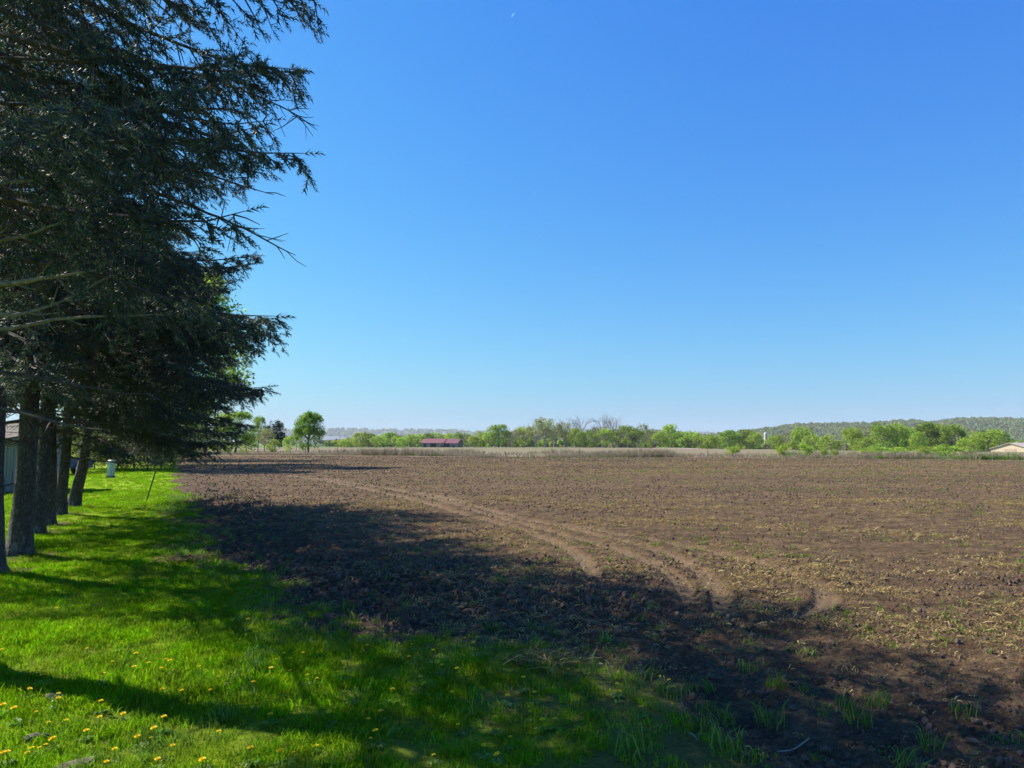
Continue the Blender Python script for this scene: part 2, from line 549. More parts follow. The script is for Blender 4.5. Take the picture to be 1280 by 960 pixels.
th_f = np.radians(np.linspace(-42, 42, 560))
th_c = np.radians(np.concatenate([np.arange(44, 180, 4), np.arange(180, 316, 4)]))
th = np.concatenate([th_f, th_c])
inv = np.linspace(1 / 3.0, 1 / 130.0, 400)
rad = np.concatenate([[0.25, 0.6, 1.0, 1.4, 1.8, 2.2, 2.6], 1 / inv, np.geomspace(140, 14000, 46)])
nth, nr = len(th), len(rad)
R_, T_ = np.meshgrid(rad, th, indexing='ij')
GX, GY = (R_ * np.sin(T_)).ravel(), (R_ * np.cos(T_)).ravel()
GZ = ground_h(GX, GY)
SD = edge_sd(GX, GY)
TK = track_mask(GX, GY)
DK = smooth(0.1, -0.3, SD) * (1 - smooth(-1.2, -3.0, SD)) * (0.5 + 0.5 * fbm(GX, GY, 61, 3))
ii = np.arange(nr - 1)[:, None] * nth; jj = np.arange(nth)[None, :]; j2 = (jj + 1) % nth
FQ = np.stack([ii + jj, ii + nth + jj, ii + nth + j2, ii + j2], -1).reshape(-1, 4)
cx, cy = GX[FQ].mean(1), GY[FQ].mean(1)
zone = np.where(SD[FQ].mean(1) > 0, 0, np.where(cy < far_edge(cx), 1, 2))
zone = np.where((cy > 112), 2, zone)
# the lawn also stops at the back of the yard
LAWN_BARE = smooth(0.45, 0.0, SD) * 0.8 + 0.35 * smooth(0.60, 0.72, fbm(GX * 0.9, GY * 0.9, 71, 3)) * (np.hypot(GX, GY) < 12)


TRUNKS = [np.array([-4.75, 5.75])] + [G(*q) for q in ((-12, 716), (23, 694), (46, 667), (60, 654), (75, 644), (92, 634))]
TD = np.min([np.hypot(GX - t[0], GY - t[1]) for t in TRUNKS], 0)
LAWN_BARE = np.maximum(LAWN_BARE, smooth(0.75, 0.35, TD + (fbm(GX * 4, GY * 4, 73, 3) - 0.5) * 0.5))
LAWN_BARE = np.maximum(LAWN_BARE, 0.85 * smooth(-0.6, 0.7, GX) * (GY < 6.4))
LAWN_BARE = np.maximum(LAWN_BARE, 0.8 * smooth(-1.6, 0.2, GX) * (GY < 6.5) * smooth(0.40, 0.55, fbm(GX * 1.7, GY * 1.7, 74, 3)))


def ground_piece(name, sel, m, attrs):
    F = FQ[sel]
    used = np.unique(F)
    remap = np.full(len(GX), -1); remap[used] = np.arange(len(used))
    a = Acc(); a.add(np.stack([GX, GY, GZ], -1)[used], remap[F])
    me = a.mesh(name, m, True)
    for k, v in attrs.items():
        at = me.attributes.new(k, 'FLOAT', 'POINT'); at.data.foreach_set("value", np.clip(v[used], 0, 1).astype(np.float32))
    o = obj(name, me)
    tag(o, kind='structure')
    return o


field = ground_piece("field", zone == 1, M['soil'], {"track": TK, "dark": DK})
tag(field, "ploughed brown field with pale curving tyre tracks", "field")
lawn = ground_piece("lawn", zone == 0, M['lawn'], {"dark": LAWN_BARE})
tag(lawn, "bright green mown lawn under the spruce row", "lawn")
GREENISH = smooth(70, 110, GX) * smooth(80, 100, GY) * (1 - smooth(230, 320, GY)) + smooth(300, 420, GY)
past = ground_piece("pasture", zone == 2, M['pasture'], {"track": GREENISH})
tag(past, "dry tan pasture beyond the ploughed field", "pasture")


# ------------------------------------------------------------------ instanced stuff (grass, clods, straw)
def scatter(name, pts, rot, scl, idx, sources, kind='stuff'):
    """one object: many small meshes instanced on points"""
    col = bpy.data.collections.new(name + "_sources")
    for k, me in enumerate(sources):
        o = bpy.data.objects.new("%s_source_%02d" % (name, k), me)
        col.objects.link(o)
    me = bpy.data.meshes.new(name)
    n = len(pts)
    me.vertices.add(n); me.vertices.foreach_set("co", np.asarray(pts, float).ravel())
    a = me.attributes.new("rot", 'FLOAT_VECTOR', 'POINT'); a.data.foreach_set("vector", np.asarray(rot, np.float32).ravel())
    s = np.asarray(scl, np.float32)
    if s.ndim == 1: s = np.repeat(s[:, None], 3, 1)
    a = me.attributes.new("scl", 'FLOAT_VECTOR', 'POINT'); a.data.foreach_set("vector", s.ravel())
    a = me.attributes.new("idx", 'INT', 'POINT'); a.data.foreach_set("value", np.asarray(idx, np.int32))
    me.update()
    o = obj(name, me)
    g = bpy.data.node_groups.new(name + "_scatter", 'GeometryNodeTree')
    g.interface.new_socket("Geometry", in_out='INPUT', socket_type='NodeSocketGeometry')
    g.interface.new_socket("Geometry", in_out='OUTPUT', socket_type='NodeSocketGeometry')
    gi = g.nodes.new("NodeGroupInput"); go = g.nodes.new("NodeGroupOutput")
    ip = g.nodes.new("GeometryNodeInstanceOnPoints")
    ci = g.nodes.new("GeometryNodeCollectionInfo"); ci.inputs[0].default_value = col
    ci.inputs['Separate Children'].default_value = True; ci.inputs['Reset Children'].default_value = True
    ip.inputs['Pick Instance'].default_value = True

    def na(nm, t):
        x = g.nodes.new("GeometryNodeInputNamedAttribute"); x.data_type = t; x.inputs[0].default_value = nm
        return x.outputs[0]
    g.links.new(gi.outputs[0], ip.inputs['Points']); g.links.new(ci.outputs[0], ip.inputs['Instance'])
    g.links.new(na("idx", 'INT'), ip.inputs['Instance Index'])
    g.links.new(na("rot", 'FLOAT_VECTOR'), ip.inputs['Rotation'])
    g.links.new(na("scl", 'FLOAT_VECTOR'), ip.inputs['Scale'])
    g.links.new(ip.outputs[0], go.inputs[0])
    md = o.modifiers.new("scatter", 'NODES'); md.node_group = g
    tag(o, kind=kind)
    return o


def blades_mesh(name, nb, rad_, hmin, hmax, wid, lean, seed, m, segs=2, flat=0.0):
    r = np.random.default_rng(seed)
    a = Acc()
    ang = r.uniform(0, 2 * math.pi, nb); rr = rad_ * np.sqrt(r.uniform(0, 1, nb))
    bx, by = rr * np.cos(ang), rr * np.sin(ang)
    h = r.uniform(hmin, hmax, nb) * (1 - 0.25 * rr / max(rad_, 1e-6))
    az = r.uniform(0, 2 * math.pi, nb); ln = r.uniform(0.2, 1.0, nb) * lean
    ya = r.uniform(0, math.pi, nb)
    w_ = wid * r.uniform(0.7, 1.3, nb)
    side = np.stack([np.cos(ya), np.sin(ya), np.zeros(nb)], -1)
    outd = np.stack([np.cos(az), np.sin(az), np.zeros(nb)], -1)
    base = np.stack([bx, by, np.full(nb, -0.012)], -1)
    up = np.array([0, 0, 1.0])
    p1 = base + up * (h * 0.55)[:, None] + outd * (h * ln * 0.25)[:, None]
    p2 = base + up * (h * (1 - 0.25 * ln))[:, None] + outd * (h * ln * 0.9)[:, None]
    V = np.stack([base - side * w_[:, None] / 2, base + side * w_[:, None] / 2,
                  p1 + side * w_[:, None] * 0.42, p1 - side * w_[:, None] * 0.42, p2], 1).reshape(-1, 3)
    i = np.arange(nb)[:, None] * 5
    a.add(V, [i + np.array([[0, 1, 2, 3]]), i + np.array([[3, 2, 4]])])
    return a.mesh(name, m)


def rand_pts(n, x0, x1, y0, y1):
    return rng.uniform(x0, x1, n), rng.uniform(y0, y1, n)


def yaw(n, tilt=0.0):
    return np.stack([rng.normal(0, tilt, n), rng.normal(0, tilt, n), rng.uniform(0, 2 * math.pi, n)], -1)


def view_keep(x, y, marg=1.0):
    return (y > 2.2) & (np.abs(x) < (y * 0.76 + marg))


grass_src = [blades_mesh("grass_tuft", 46, 0.085, 0.035, 0.085, 0.0045, 0.9, 100 + k, M['grass']) for k in range(6)] + [blades_mesh("dead_grass", 16, 0.10, 0.015, 0.05, 0.004, 1.8, 120, M['straw'])]
px_, py_ = [], []
for (n, x0, x1, y0, y1) in ((15000, -7, 4.5, 2.4, 7.5), (13000, -12, 0, 7.5, 14), (11000, -22, -4, 14, 26), (9000, -36, -10, 26, 48)):
    a, b = rand_pts(n, x0, x1, y0, y1); px_.append(a); py_.append(b)
gx, gy = np.concatenate(px_), np.concatenate(py_)
sd = edge_sd(gx, gy)
thin = fbm(gx * 0.9, gy * 0.9, 71, 3)
keep = view_keep(gx, gy, 1.5) & (rng.uniform(0, 1, len(gx)) < smooth(-0.35, 0.5, sd)) & \
    (rng.uniform(0, 1, len(gx)) < 1 - 0.4 * smooth(0.60, 0.72, thin))
# the foreground right of the lawn is thin, weedy turf
keep &= rng.uniform(0, 1, len(gx)) < 1 - (0.15 + 0.5 * smooth(0.40, 0.55, fbm(gx * 1.7, gy * 1.7, 74, 3))) * smooth(-1.6, 0.2, gx) * (gy < 6.5)
keep &= rng.uniform(0, 1, len(gx)) < 1 - 0.72 * smooth(-0.5, 0.8, gx) * (gy < 6.3)
keep &= np.min([np.hypot(gx - t[0], gy - t[1]) for t in TRUNKS], 0) > rng.uniform(0.1, 0.6, len(gx))
gx, gy = gx[keep], gy[keep]
sc_ = rng.uniform(0.75, 1.3, len(gx)) * (1 + 0.35 * smooth(10, 30, gy)) * (0.8 + 0.5 * fbm(gx * 1.2, gy * 1.2, 77, 2))
grass = scatter("grass", np.stack([gx, gy, ground_h(gx, gy)], -1), yaw(len(gx), 0.12), sc_, np.where(rng.uniform(0, 1, len(gx)) < 0.07, 6, rng.integers(0, 6, len(gx))), grass_src)
tag(grass, "short green grass blades covering the lawn", "grass")

# longer weeds along the ragged edge of the lawn and on the dirt beside it
weed_src = [blades_mesh("weed_clump", 26, 0.07, 0.05, 0.17, 0.006, 1.1, 140 + k, M['weed']) for k in range(4)] + \
    [blades_mesh("weed_low", 30, 0.12, 0.02, 0.06, 0.008, 1.6, 150 + k, M['weed']) for k in range(3)]
gx, gy = rand_pts(44000, -16, 7, 2.6, 24)
sd = edge_sd(gx, gy)
pr = np.exp(-np.maximum(-sd, 0) / 0.35) * smooth(0.9, 0.1, sd) * 0.8 + 0.02 * (sd < 0) * (sd > -3) + 0.14 * (sd < 0) * (sd > -1.8) * (gy < 6) * (gx > 0.5) + 0.55 * (sd > 0) * (gx > -2.2) * (gy < 6.8)
pr *= smooth(0.35, 0.65, fbm(gx * 0.8, gy * 0.8, 81, 3)) * (1 - 0.5 * smooth(0.2, 1.2, gx) * (gy < 6.3))
keep = view_keep(gx, gy) & (rng.uniform(0, 1, len(gx)) < pr) & ((sd < 0.9) | ((gx > -2.2) & (gy < 6.8)))
gx, gy = gx[keep], gy[keep]
weeds = scatter("weeds", np.stack([gx, gy, ground_h(gx, gy)], -1), yaw(len(gx), 0.2), rng.uniform(0.5, 1.15, len(gx)),
                rng.integers(0, 7, len(gx)), weed_src)
tag(weeds, "green weeds growing along the edge of the soil", "weeds")


def lump(seed, m):
    r = np.random.default_rng(seed)
    import bmesh
    bm = bmesh.new(); bmesh.ops.create_icosphere(bm, subdivisions=2, radius=1.0)
    V = np.array([v.co[:] for v in bm.verts]); F = np.array([[v.index for v in f.verts] for f in bm.faces]); bm.free()
    d = r.normal(0, 1, (7, 3)); d = unit(d); o = r.uniform(0.45, 0.9, 7)
    for k in range(7):
        s = V @ d[k]; V = V - np.where(s > o[k], s - o[k], 0)[:, None] * d[k] * 0.85
    V *= (1 + r.normal(0, 0.07, len(V)))[:, None]
    V *= np.array([1, r.uniform(0.6, 0.95), r.uniform(0.5, 0.8)])
    a = Acc(); a.add(V, F)
    return a.mesh("clod", m)


clod_src = [lump(200 + k, M['clod']) for k in range(6)]
gx = np.concatenate([rng.uniform(-9, 8, 90000), rng.uniform(-16, 16, 45000)])
gy = np.concatenate([rng.uniform(3.2, 11, 90000), rng.uniform(10, 26, 45000)])
sd = edge_sd(gx, gy); tk = track_mask(gx, gy)
cp = (sd < 0.05) * (0.25 + 0.75 * smooth(0.42, 0.62, fbm(gx * 0.7, gy * 0.7, 91, 3))) * (1 - 0.85 * tk)
cp *= 0.62 + 0.38 * smooth(0, -0.5, sd) * (1 - smooth(-2.0, -4.0, sd)) * smooth(5.5, 8, gy)
keep = view_keep(gx, gy) & (rng.uniform(0, 1, len(gx)) < cp)
gx, gy = gx[keep], gy[keep]
cs = np.minimum(0.0075 * np.exp(rng.exponential(0.38, len(gx))), 0.030) * (1 + 0.012 * gy)
cs = cs * (1 + 0.5 * smooth(0, -0.5, sd[keep]) * (1 - smooth(-2.0, -4.0, sd[keep])) * smooth(5.5, 8, gy))
clods = scatter("dirt_clods", np.stack([gx, gy, ground_h(gx, gy) + cs * 0.25], -1), rng.uniform(0, 6.28, (len(gx), 3)), cs,
                rng.integers(0, 6, len(gx)), clod_src)
gx = rng.uniform(-1, 1, 70000); gy = 13 + 83 * rng.uniform(0, 1, 70000) ** 1.35
gx = gx * (gy * 0.76 + 2)
kp = (edge_sd(gx, gy) < -0.3) & (gy < far_edge(gx) - 0.5) & (rng.uniform(0, 1, len(gx)) < (1 - 0.85 * track_mask(gx, gy)) * (0.30 + 0.70 * smooth(0.38, 0.6, fbm(gx * 0.12, gy * 0.5, 93, 3))) * smooth(12, 34, gy))
gx, gy = gx[kp], gy[kp]
cs = rng.uniform(0.022, 0.052, len(gx)) * (0.55 + 0.012 * gy)
cl2 = scatter("dirt_clods", np.stack([gx, gy, ground_h(gx, gy) + cs * 0.2], -1), rng.uniform(0, 6.28, (len(gx), 3)), cs, rng.integers(0, 6, len(gx)), clod_src)
tag(cl2, "small dark clods on the far half of the field", "soil")
tag(clods, "dark crumbly clods of soil strewn over the field", "soil")


def straw_mesh(seed, n, rad_, lmin, lmax, wid, m):
    r = np.random.default_rng(seed); a = Acc()
    for k in range(n):
        an = r.uniform(0, 6.28); L = r.uniform(lmin, lmax); c = r.normal(0, rad_, 2)
        d = np.array([math.cos(an), math.sin(an)]); q = np.array([-d[1], d[0]]) * wid * r.uniform(0.6, 1.3)
        bend = r.normal(0, 0.08) * L; z0, z1, z2 = r.uniform(0.0, 0.012), r.uniform(0.006, 0.03), r.uniform(0.0, 0.02)
        pts = [c - d * L / 2, c + q / wid * bend * 0.3, c + d * L / 2]
        V = []
        for p, z, s in zip(pts, (z0, z1, z2), (0.6, 1, 0.6)):
            V += [[*(p - q * s), z], [*(p + q * s), z + wid * 0.8]]
        a.add(np.array(V), np.array([[0, 1, 3, 2], [2, 3, 5, 4]]))
    return a.mesh("straw", m)


straw_src = [straw_mesh(300 + k, 9, 0.055, 0.015, 0.085, 0.0032, M['straw']) for k in range(6)]
gx = np.concatenate([rng.uniform(-9, 8, 24000), rng.uniform(-16, 18, 40000), rng.uniform(-30, 44, 40000)])
gy = np.concatenate([rng.uniform(3.0, 10, 24000), rng.uniform(9, 22, 40000), 20 + 50 * rng.uniform(0, 1, 40000) ** 1.2])
sd = edge_sd(gx, gy); tk = track_mask(gx, gy)
cp = 0.8 * (sd < 0.05) * (0.10 + 0.90 * smooth(0.44, 0.66, fbm(gx * 0.55, gy * 0.9, 95, 4))) * (1 - 0.8 * tk)
cp *= 0.30 + 0.70 * smooth(-6, 6, gx + 0.15 * gy)
keep = view_keep(gx, gy) & (rng.uniform(0, 1, len(gx)) < cp)
gx, gy = gx[keep], gy[keep]
straw = scatter("straw_residue", np.stack([gx, gy, ground_h(gx, gy) + 0.006], -1), yaw(len(gx), 0.15),
                np.minimum(0.75 * np.exp(rng.normal(0, 0.38, len(gx))), 1.25) * (0.7 + 0.3 * smooth(4, 8, gy)) * (1 + 0.017 * gy), rng.integers(0, 6, len(gx)), straw_src)
tag(straw, "dry yellow crop residue scattered over the soil", "straw")

sprout_src = [blades_mesh("sprout", 7, 0.04, 0.03, 0.09, 0.010, 1.2, 170 + k, M['sprout']) for k in range(4)]
gx = np.concatenate([rng.uniform(-4, 12, 9000), rng.uniform(-14, 36, 26000), rng.uniform(-40, 64, 26000)])
gy = np.concatenate([rng.uniform(5, 13, 9000), rng.uniform(12, 44, 26000), 44 + 56 * rng.uniform(0, 1, 26000) ** 1.3])
gy = np.where(gy > 9, np.round(gy / 0.76) * 0.76 + rng.normal(0, 0.05, len(gy)) + gx * 0.04, gy)
sd = edge_sd(gx, gy); tk = track_mask(gx, gy)
cp = (sd < -0.8) * smooth(0.40, 0.70, fbm(gx * 0.25, gy * 0.45, 97, 4)) * (1 - tk) * 0.6
cp *= 0.08 + 0.92 * smooth(-3, 8, gx + 0.1 * gy)
keep = view_keep(gx, gy) & (rng.uniform(0, 1, len(gx)) < cp) & (gy < far_edge(gx) - 1)
gx, gy = gx[keep], gy[keep]
spr = scatter("field_sprouts", np.stack([gx, gy, ground_h(gx, gy)], -1), yaw(len(gx), 0.2), rng.uniform(0.6, 1.2, len(gx)) * (1 + 0.016 * gy),
              rng.integers(0, 4, len(gx)), sprout_src)
tag(spr, "sparse yellow green sprouts in rows on the field", "sprouts")

# ------------------------------------------------------------------ spruces
ROW_N = np.array([0.89, 0.45])                      # from the row towards the field
AZ_N = math.atan2(ROW_N[1], ROW_N[0])


def shoot_template(seed, nn=14):
    r = np.random.default_rng(seed)
    V = []
    for k in range(nn):
        t = (k + 0.4) / nn; an = k * 2.4 + r.uniform(-0.3, 0.3)
        L = 0.42 * (1 - 0.25 * t) * r.uniform(0.85, 1.2); fw = 0.62
        d = np.array([fw, math.cos(an) * 0.66, math.sin(an) * 0.66]); d /= np.linalg.norm(d)
        s = np.array([0, -math.sin(an), math.cos(an)]) * 0.048 + np.array([0.03, 0, 0])
        b = np.array([t * 0.92, 0, 0])
        V += [b - s, b + s, b + d * L]
    return np.array(V)


SHOOTS = [shoot_template(1), shoot_template(2), shoot_template(3)]


def frames(d):
    d = unit(d)
    ref = np.where(np.abs(d[:, 2:3]) > 0.9, np.array([[1.0, 0, 0]]), np.array([[0, 0, 1.0]]))
    s = unit(np.cross(ref, d)); u = np.cross(d, s)
    return np.stack([d, s, u], 1)


def trunk_mesh(H, r0, seed, lean=(0, 0), crook=0.05):
    r = np.random.default_rng(seed)
    zs = np.concatenate([[-0.25, 0.0, 0.08, 0.2, 0.4], np.arange(0.7, H * 0.999, 0.22), [H]])
    k = 18
    an = np.arange(k) * 2 * math.pi / k
    t = np.clip(zs / H, 0, 1)
    rr = r0 * (1 - t) ** 0.8 * (1 + 0.38 * np.exp(-np.maximum(zs, 0) / 0.14)) + 0.006
    cxx = lean[0] * zs + crook * np.sin(zs * 0.9 + r.uniform(0, 6)) * np.clip(zs, 0, 1)
    cyy = lean[1] * zs + crook * np.sin(zs * 0.7 + r.uniform(0, 6)) * np.clip(zs, 0, 1)
    lob = 1 + 0.10 * np.exp(-np.maximum(zs, 0) / 0.3)[:, None] * np.cos(an * 5 + r.uniform(0, 6))[None, :]
    lob = lob + r.normal(0, 0.045, lob.shape)
    V = np.stack([cxx[:, None] + rr[:, None] * lob * np.cos(an), cyy[:, None] + rr[:, None] * lob * np.sin(an), np.repeat(zs[:, None], k, 1)], -1)
    i = np.arange(len(zs) - 1)[:, None] * k; j = np.arange(k)[None]; j2 = (j + 1) % k
    a = Acc(); a.add(V.reshape(-1, 3), np.stack([i + j, i + j2, i + k + j2, i + k + j], -1).reshape(-1, 4))
    for q in range(26):
        z = r.uniform(0.9, min(5.0, H * 0.6)); an_ = r.uniform(0, 6.28); i0 = int(np.searchsorted(zs, z)); c = np.array([cxx[i0], cyy[i0], z])
        d = np.array([math.cos(an_), math.sin(an_), r.uniform(-0.25, 0.2)]); L = rr[i0] + r.uniform(0.03, 0.22)
        a.tube(np.array([c, c + d * L * 0.7, c + d * L]), np.array([0.016, 0.012, 0.006]) * r.uniform(0.6, 1.2), 5)
    return a.mesh("trunk", M['spruce_bark'], True)


def spruce_crown(H, R, zlow, seed, lift=2.6, dens=11.0, gap=None, side_min=0.5, blunt=0.0):
    """needled boughs: full towards the field, the yard side shaped for its shadows on the lawn"""
    r = np.random.default_rng(seed)
    a = Acc()
    S0, SD_, SL = [], [], []                       # shoots: origin, direction, length
    z = zlow * 0.62; az = r.uniform(0, 6.28)
    while z < H - 0.15:
        t = max(0.0, (z - zlow) / (H - zlow))
        z += 1.0 / dens * (1 + 0.5 * (z < zlow)) * r.uniform(0.6, 1.4)
        az += 2.4 + r.normal(0, 0.35)
        c = math.cos(az - AZ_N); s01 = (c + 1) / 2
        zl = zlow + lift * (1 - smooth(0.15, 0.75, s01))
        ga = gap is not None and math.cos(az - math.radians(gap[0])) > math.cos(math.radians(gap[1])) and t < 0.7
        dead = z < zl or ga or r.uniform() < 0.06 + 0.18 * (1 - smooth(0.1, 0.6, s01))
        prof = (1 - max(0.0, t - blunt) / (1 - blunt)) ** 0.62 * (0.90 + 0.10 * min(1, t * 5))
        L = R * prof * (side_min + (1 - side_min) * smooth(0.2, 0.8, s01)) * r.uniform(0.80, 1.0)
        if dead:
            if r.uniform() > 0.75: continue
            L *= r.uniform(0.25, 0.75 if z < zl else 1.0)
        L = max(L, 0.25)
        e0 = math.radians(-4 + 34 * t ** 1.3 + r.normal(0, 6))
        n = 9
        s = np.linspace(0, 1, n)
        droop = (0.30 if not dead else 0.12) * (1 - 0.7 * t) * r.uniform(0.6, 1.3)
        zz = z + L * (s * math.sin(e0) - droop * s ** 1.5 + 0.55 * droop * s ** 4)
        wob = np.cumsum(r.normal(0, 0.018 * L, n)); wob -= wob[0]
        dx, dy = math.cos(az), math.sin(az)
        hr = L * s * math.cos(e0)
        path = np.stack([dx * hr - dy * wob, dy * hr + dx * wob, zz + np.cumsum(r.normal(0, 0.008 * L, n))], -1)
        br = 0.008 + 0.0075 * L
        a.tube(path, br * (1 - s) ** 0.8 + 0.003, 5, 0, cap=False)
        tan = unit(np.gradient(path, axis=0))
        step = 0.12 if not dead else 0.26
        ss = np.arange(0.16 if not dead else 0.2, 0.99, step / L)
        for q, sv in enumerate(ss):
            fi = sv * (n - 1); i0 = int(fi); f = fi - i0; i1 = min(i0 + 1, n - 1)
            o = path[i0] * (1 - f) + path[i1] * f
            tg = unit(tan[i0] * (1 - f) + tan[i1] * f)
            sgn = 1 if (q % 2) else -1
            for sg in ((sgn, -sgn) if not dead else (sgn,)):
                lat = unit(np.cross(tg, [0, 0, 1.0])) * sg
                ang = math.radians(r.uniform(36, 78))
                d = tg * math.cos(ang) + lat * math.sin(ang) + np.array([0, 0, r.normal(-0.45, 0.34)])
                d = unit(d)
                l2 = (0.16 + 0.20 * L * (1 - abs(sv - 0.45)) * (1.15 - sv)) * r.uniform(0.6, 1.25)
                if dead: l2 *= r.uniform(0.5, 1.0)
                ts = np.array([0, 0.5, 1.0])
                sag = np.array([0, -0.05, -0.24]) * l2 * r.uniform(0.3, 1.6)
                p2 = o + d * (ts * l2)[:, None]; p2[:, 2] += sag
                a.tube(p2, np.array([0.0055, 0.004, 0.002]) * (1 + 0.2 * L), 3, 0, cap=False)
                if dead:
                    if r.uniform() < 0.4:
                        d3 = unit(d + r.normal(0, 0.5, 3)); o3 = p2[1]
                        a.tube(np.array([o3, o3 + d3 * l2 * 0.5]), np.array([0.003, 0.0015]), 3, 0, cap=False)
                    continue
                inner = sv < 0.30 + 0.1 * r.uniform()
                bare = (inner and r.uniform() < 0.7) or r.uniform() < 0.10
                if bare: continue
                m = max(2, int(l2 / 0.055))
                tt = (np.arange(m) + r.uniform(0.2, 0.9, m)) / m
                tt = tt[tt > (0.35 if inner else 0.08)]
                m = len(tt)
                if m == 0: continue
                oo = o + d * (tt * l2)[:, None]; oo[:, 2] += np.interp(tt, ts, sag)
                la = unit(np.cross(d, [0, 0, 1.0]))
                sgs = np.where(np.arange(m) % 2 == 0, 1.0, -1.0) * r.uniform(0.4, 1.1, m)
                dd = d[None] * r.uniform(0.5, 1.0, m)[:, None] + la[None] * sgs[:, None] + np.stack([np.zeros(m), np.zeros(m), r.normal(-0.12, 0.28, m)], -1)
                S0.append(oo); SD_.append(dd); SL.append(r.uniform(0.085, 0.15, m) * (0.8 + 0.12 * L))
                S0.append(p2[-1:]); SD_.append(d[None]); SL.append(np.array([0.12]))
                k2 = 2
                S0.append(o + d * (r.uniform(0.1, 0.9, k2) * l2)[:, None]); SD_.append(np.repeat(d[None], k2, 0) + r.normal(0, 0.15, (k2, 3))); SL.append(np.full(k2, 0.14))
        if not dead:
            S0.append(path[-1:]); SD_.append(tan[-1:]); SL.append(np.array([0.16]))
    O = np.vstack(S0); D = np.vstack(SD_); L_ = np.concatenate(SL)
    Fm = frames(D)
    nn = len(O)
    pick = r.integers(0, 3, nn)
    for k in range(3):
        sel = pick == k
        T = SHOOTS[k]
        V = np.einsum('vc,ncd->nvd', T, Fm[sel]) * L_[sel][:, None, None] + O[sel][:, None, :]
        nv = T.shape[0]
        a.add(V.reshape(-1, 3), (np.arange(sel.sum() * nv).reshape(-1, 3)), 1)
    return a.mesh("crown", [M['twig'], M['spruce']])


crA = spruce_crown(9.4, 3.2, 3.2, 11, dens=20, lift=1.0, side_min=0.47, blunt=0.58)
crB = spruce_crown(9.4, 3.7, 3.0, 12, dens=14, lift=-0.6, side_min=0.97, gap=(-126, 42), blunt=0.15)  # gap and long yard-side boughs shaped for the lawn's sun and shadow bands
crC = spruce_crown(8.8, 4.0, 2.7, 13, dens=13.5, lift=0.0, side_min=0.6, blunt=0.15)
crD = spruce_crown(8.8, 5.1, 2.4, 14, dens=13, lift=0.8, blunt=0.15)
SPR = [  # base, trunk radius, crown, scale of crown height, lean, label
    (np.array([-4.75, 5.75]), 0.20, crA, 1.0, (0.0, 0.0), 0.0, "near spruce whose pale bare limbs reach in over the lawn"),
    (G(-12, 716), 0.15, crB, 0.97, (-0.02, 0.0), 0.15, "spruce with bark trunk cut by the left edge of the photo"),
    (G(23, 694), 0.145, crC, 1.06, (0.025, 0.0), -0.2, "spruce with the thickest dark trunk beside the pale shed wall"),
    (G(46, 667), 0.115, crB, 0.90, (0.01, 0.0), 0.5, "spruce trunk half hidden right behind the thickest trunk"),
    (G(60, 654), 0.115, crC, 0.95, (0.0, 0.0), 0.3, "thin straight spruce trunk between two thicker ones in the row"),
    (G(75, 644), 0.12, crD, 0.85, (0.012, 0.0), -0.35, "spruce trunk lit along its edge, next to the leaning last one"),
    (G(92, 634), 0.14, crD, 0.98, (0.10, 0.0), 0.1, "last spruce of the row, its trunk leaning to the field"),
]
spruces = []
for k, (b, r0, cr, sH, lean, rz, lab) in enumerate(SPR):
    z0 = float(ground_h(b[:1], b[1:])[0])
    t = thing("spruce_tree", lab, "spruce tree", (b[0], b[1], z0), 0, "row of spruces beside the field")
    obj("trunk", trunk_mesh(9.0 * sH, r0, 400 + k, lean), t)
    c = obj("crown", cr, t); c.scale = (1, 1, sH); c.rotation_euler = (0, math.atan(lean[0]), rz)
    spruces.append(t)

# bare limbs of the nearest spruce, each a part of its own
def limb(root, pts, r0, m, twigs=8, seed=0, tw_len=0.3, base_z=None):
    r = np.random.default_rng(seed)
    p = catmull(np.array(pts) - np.array(root.location), 5)
    p = p + np.vstack([[0, 0, 0], np.cumsum(r.normal(0, 0.006, (len(p) - 1, 3)), 0)])
    n = len(p); a = Acc()
    a.tube(p, r0 * (1 - np.linspace(0, 1, n)) ** 0.7 + 0.003, 6)
    tg = unit(np.gradient(p, axis=0))
    for k in range(twigs):
        i = int(r.uniform(0.3, 0.97) * (n - 1))
        d = unit(tg[i] * 0.8 + r.normal(0, 0.55, 3)); L = tw_len * r.uniform(0.4, 1.2)
        q = np.array([p[i], p[i] + d * L * 0.5, p[i] + d * L + np.array([0, 0, r.normal(0, 0.1) * L])])
        a.tube(q, np.array([0.0055, 0.004, 0.002]), 4, cap=False)
        if r.uniform() < 0.6:
            d2 = unit(d + r.normal(0, 0.6, 3))
            a.tube(np.array([q[1], q[1] + d2 * L * 0.5]), np.array([0.0035, 0.0018]), 3, cap=False)
    a.build("dead_branch", m, root, True)


T0 = spruces[0]
tz = lambda z: np.array([-4.72, 5.75, z])
limb(T0, [tz(2.9), P(0, 356, 5.6), P(60, 349, 5.5), P(124, 340, 5.45)], 0.028, M['deadwood'], 4, 1)
limb(T0, [tz(2.6), P(0, 412, 5.8), P(90, 400, 5.9), P(218, 396, 6.1)], 0.022, M['deadwood'], 5, 2)
limb(T0, [tz(3.2), P(0, 300, 5.5), P(50, 288, 5.4), P(85, 276, 5.3)], 0.016, M['deadwood'], 6, 3)
limb(T0, [tz(3.6), P(0, 232, 5.5), P(40, 226, 5.3), P(66, 210, 5.2)], 0.016, M['deadwood'], 5, 4)
limb(T0, [tz(3.0), P(0, 392, 5.6), P(80, 372, 5.7), P(150, 338, 5.8)], 0.016, M['deadwood'], 7, 5)
limb(T0, [tz(4.9), P(180, 80, 6.0), P(265, 96, 6.3), P(335, 126, 6.4), P(392, 160, 6.45)], 0.011, M['darkwood'], 26, 6, 0.30)
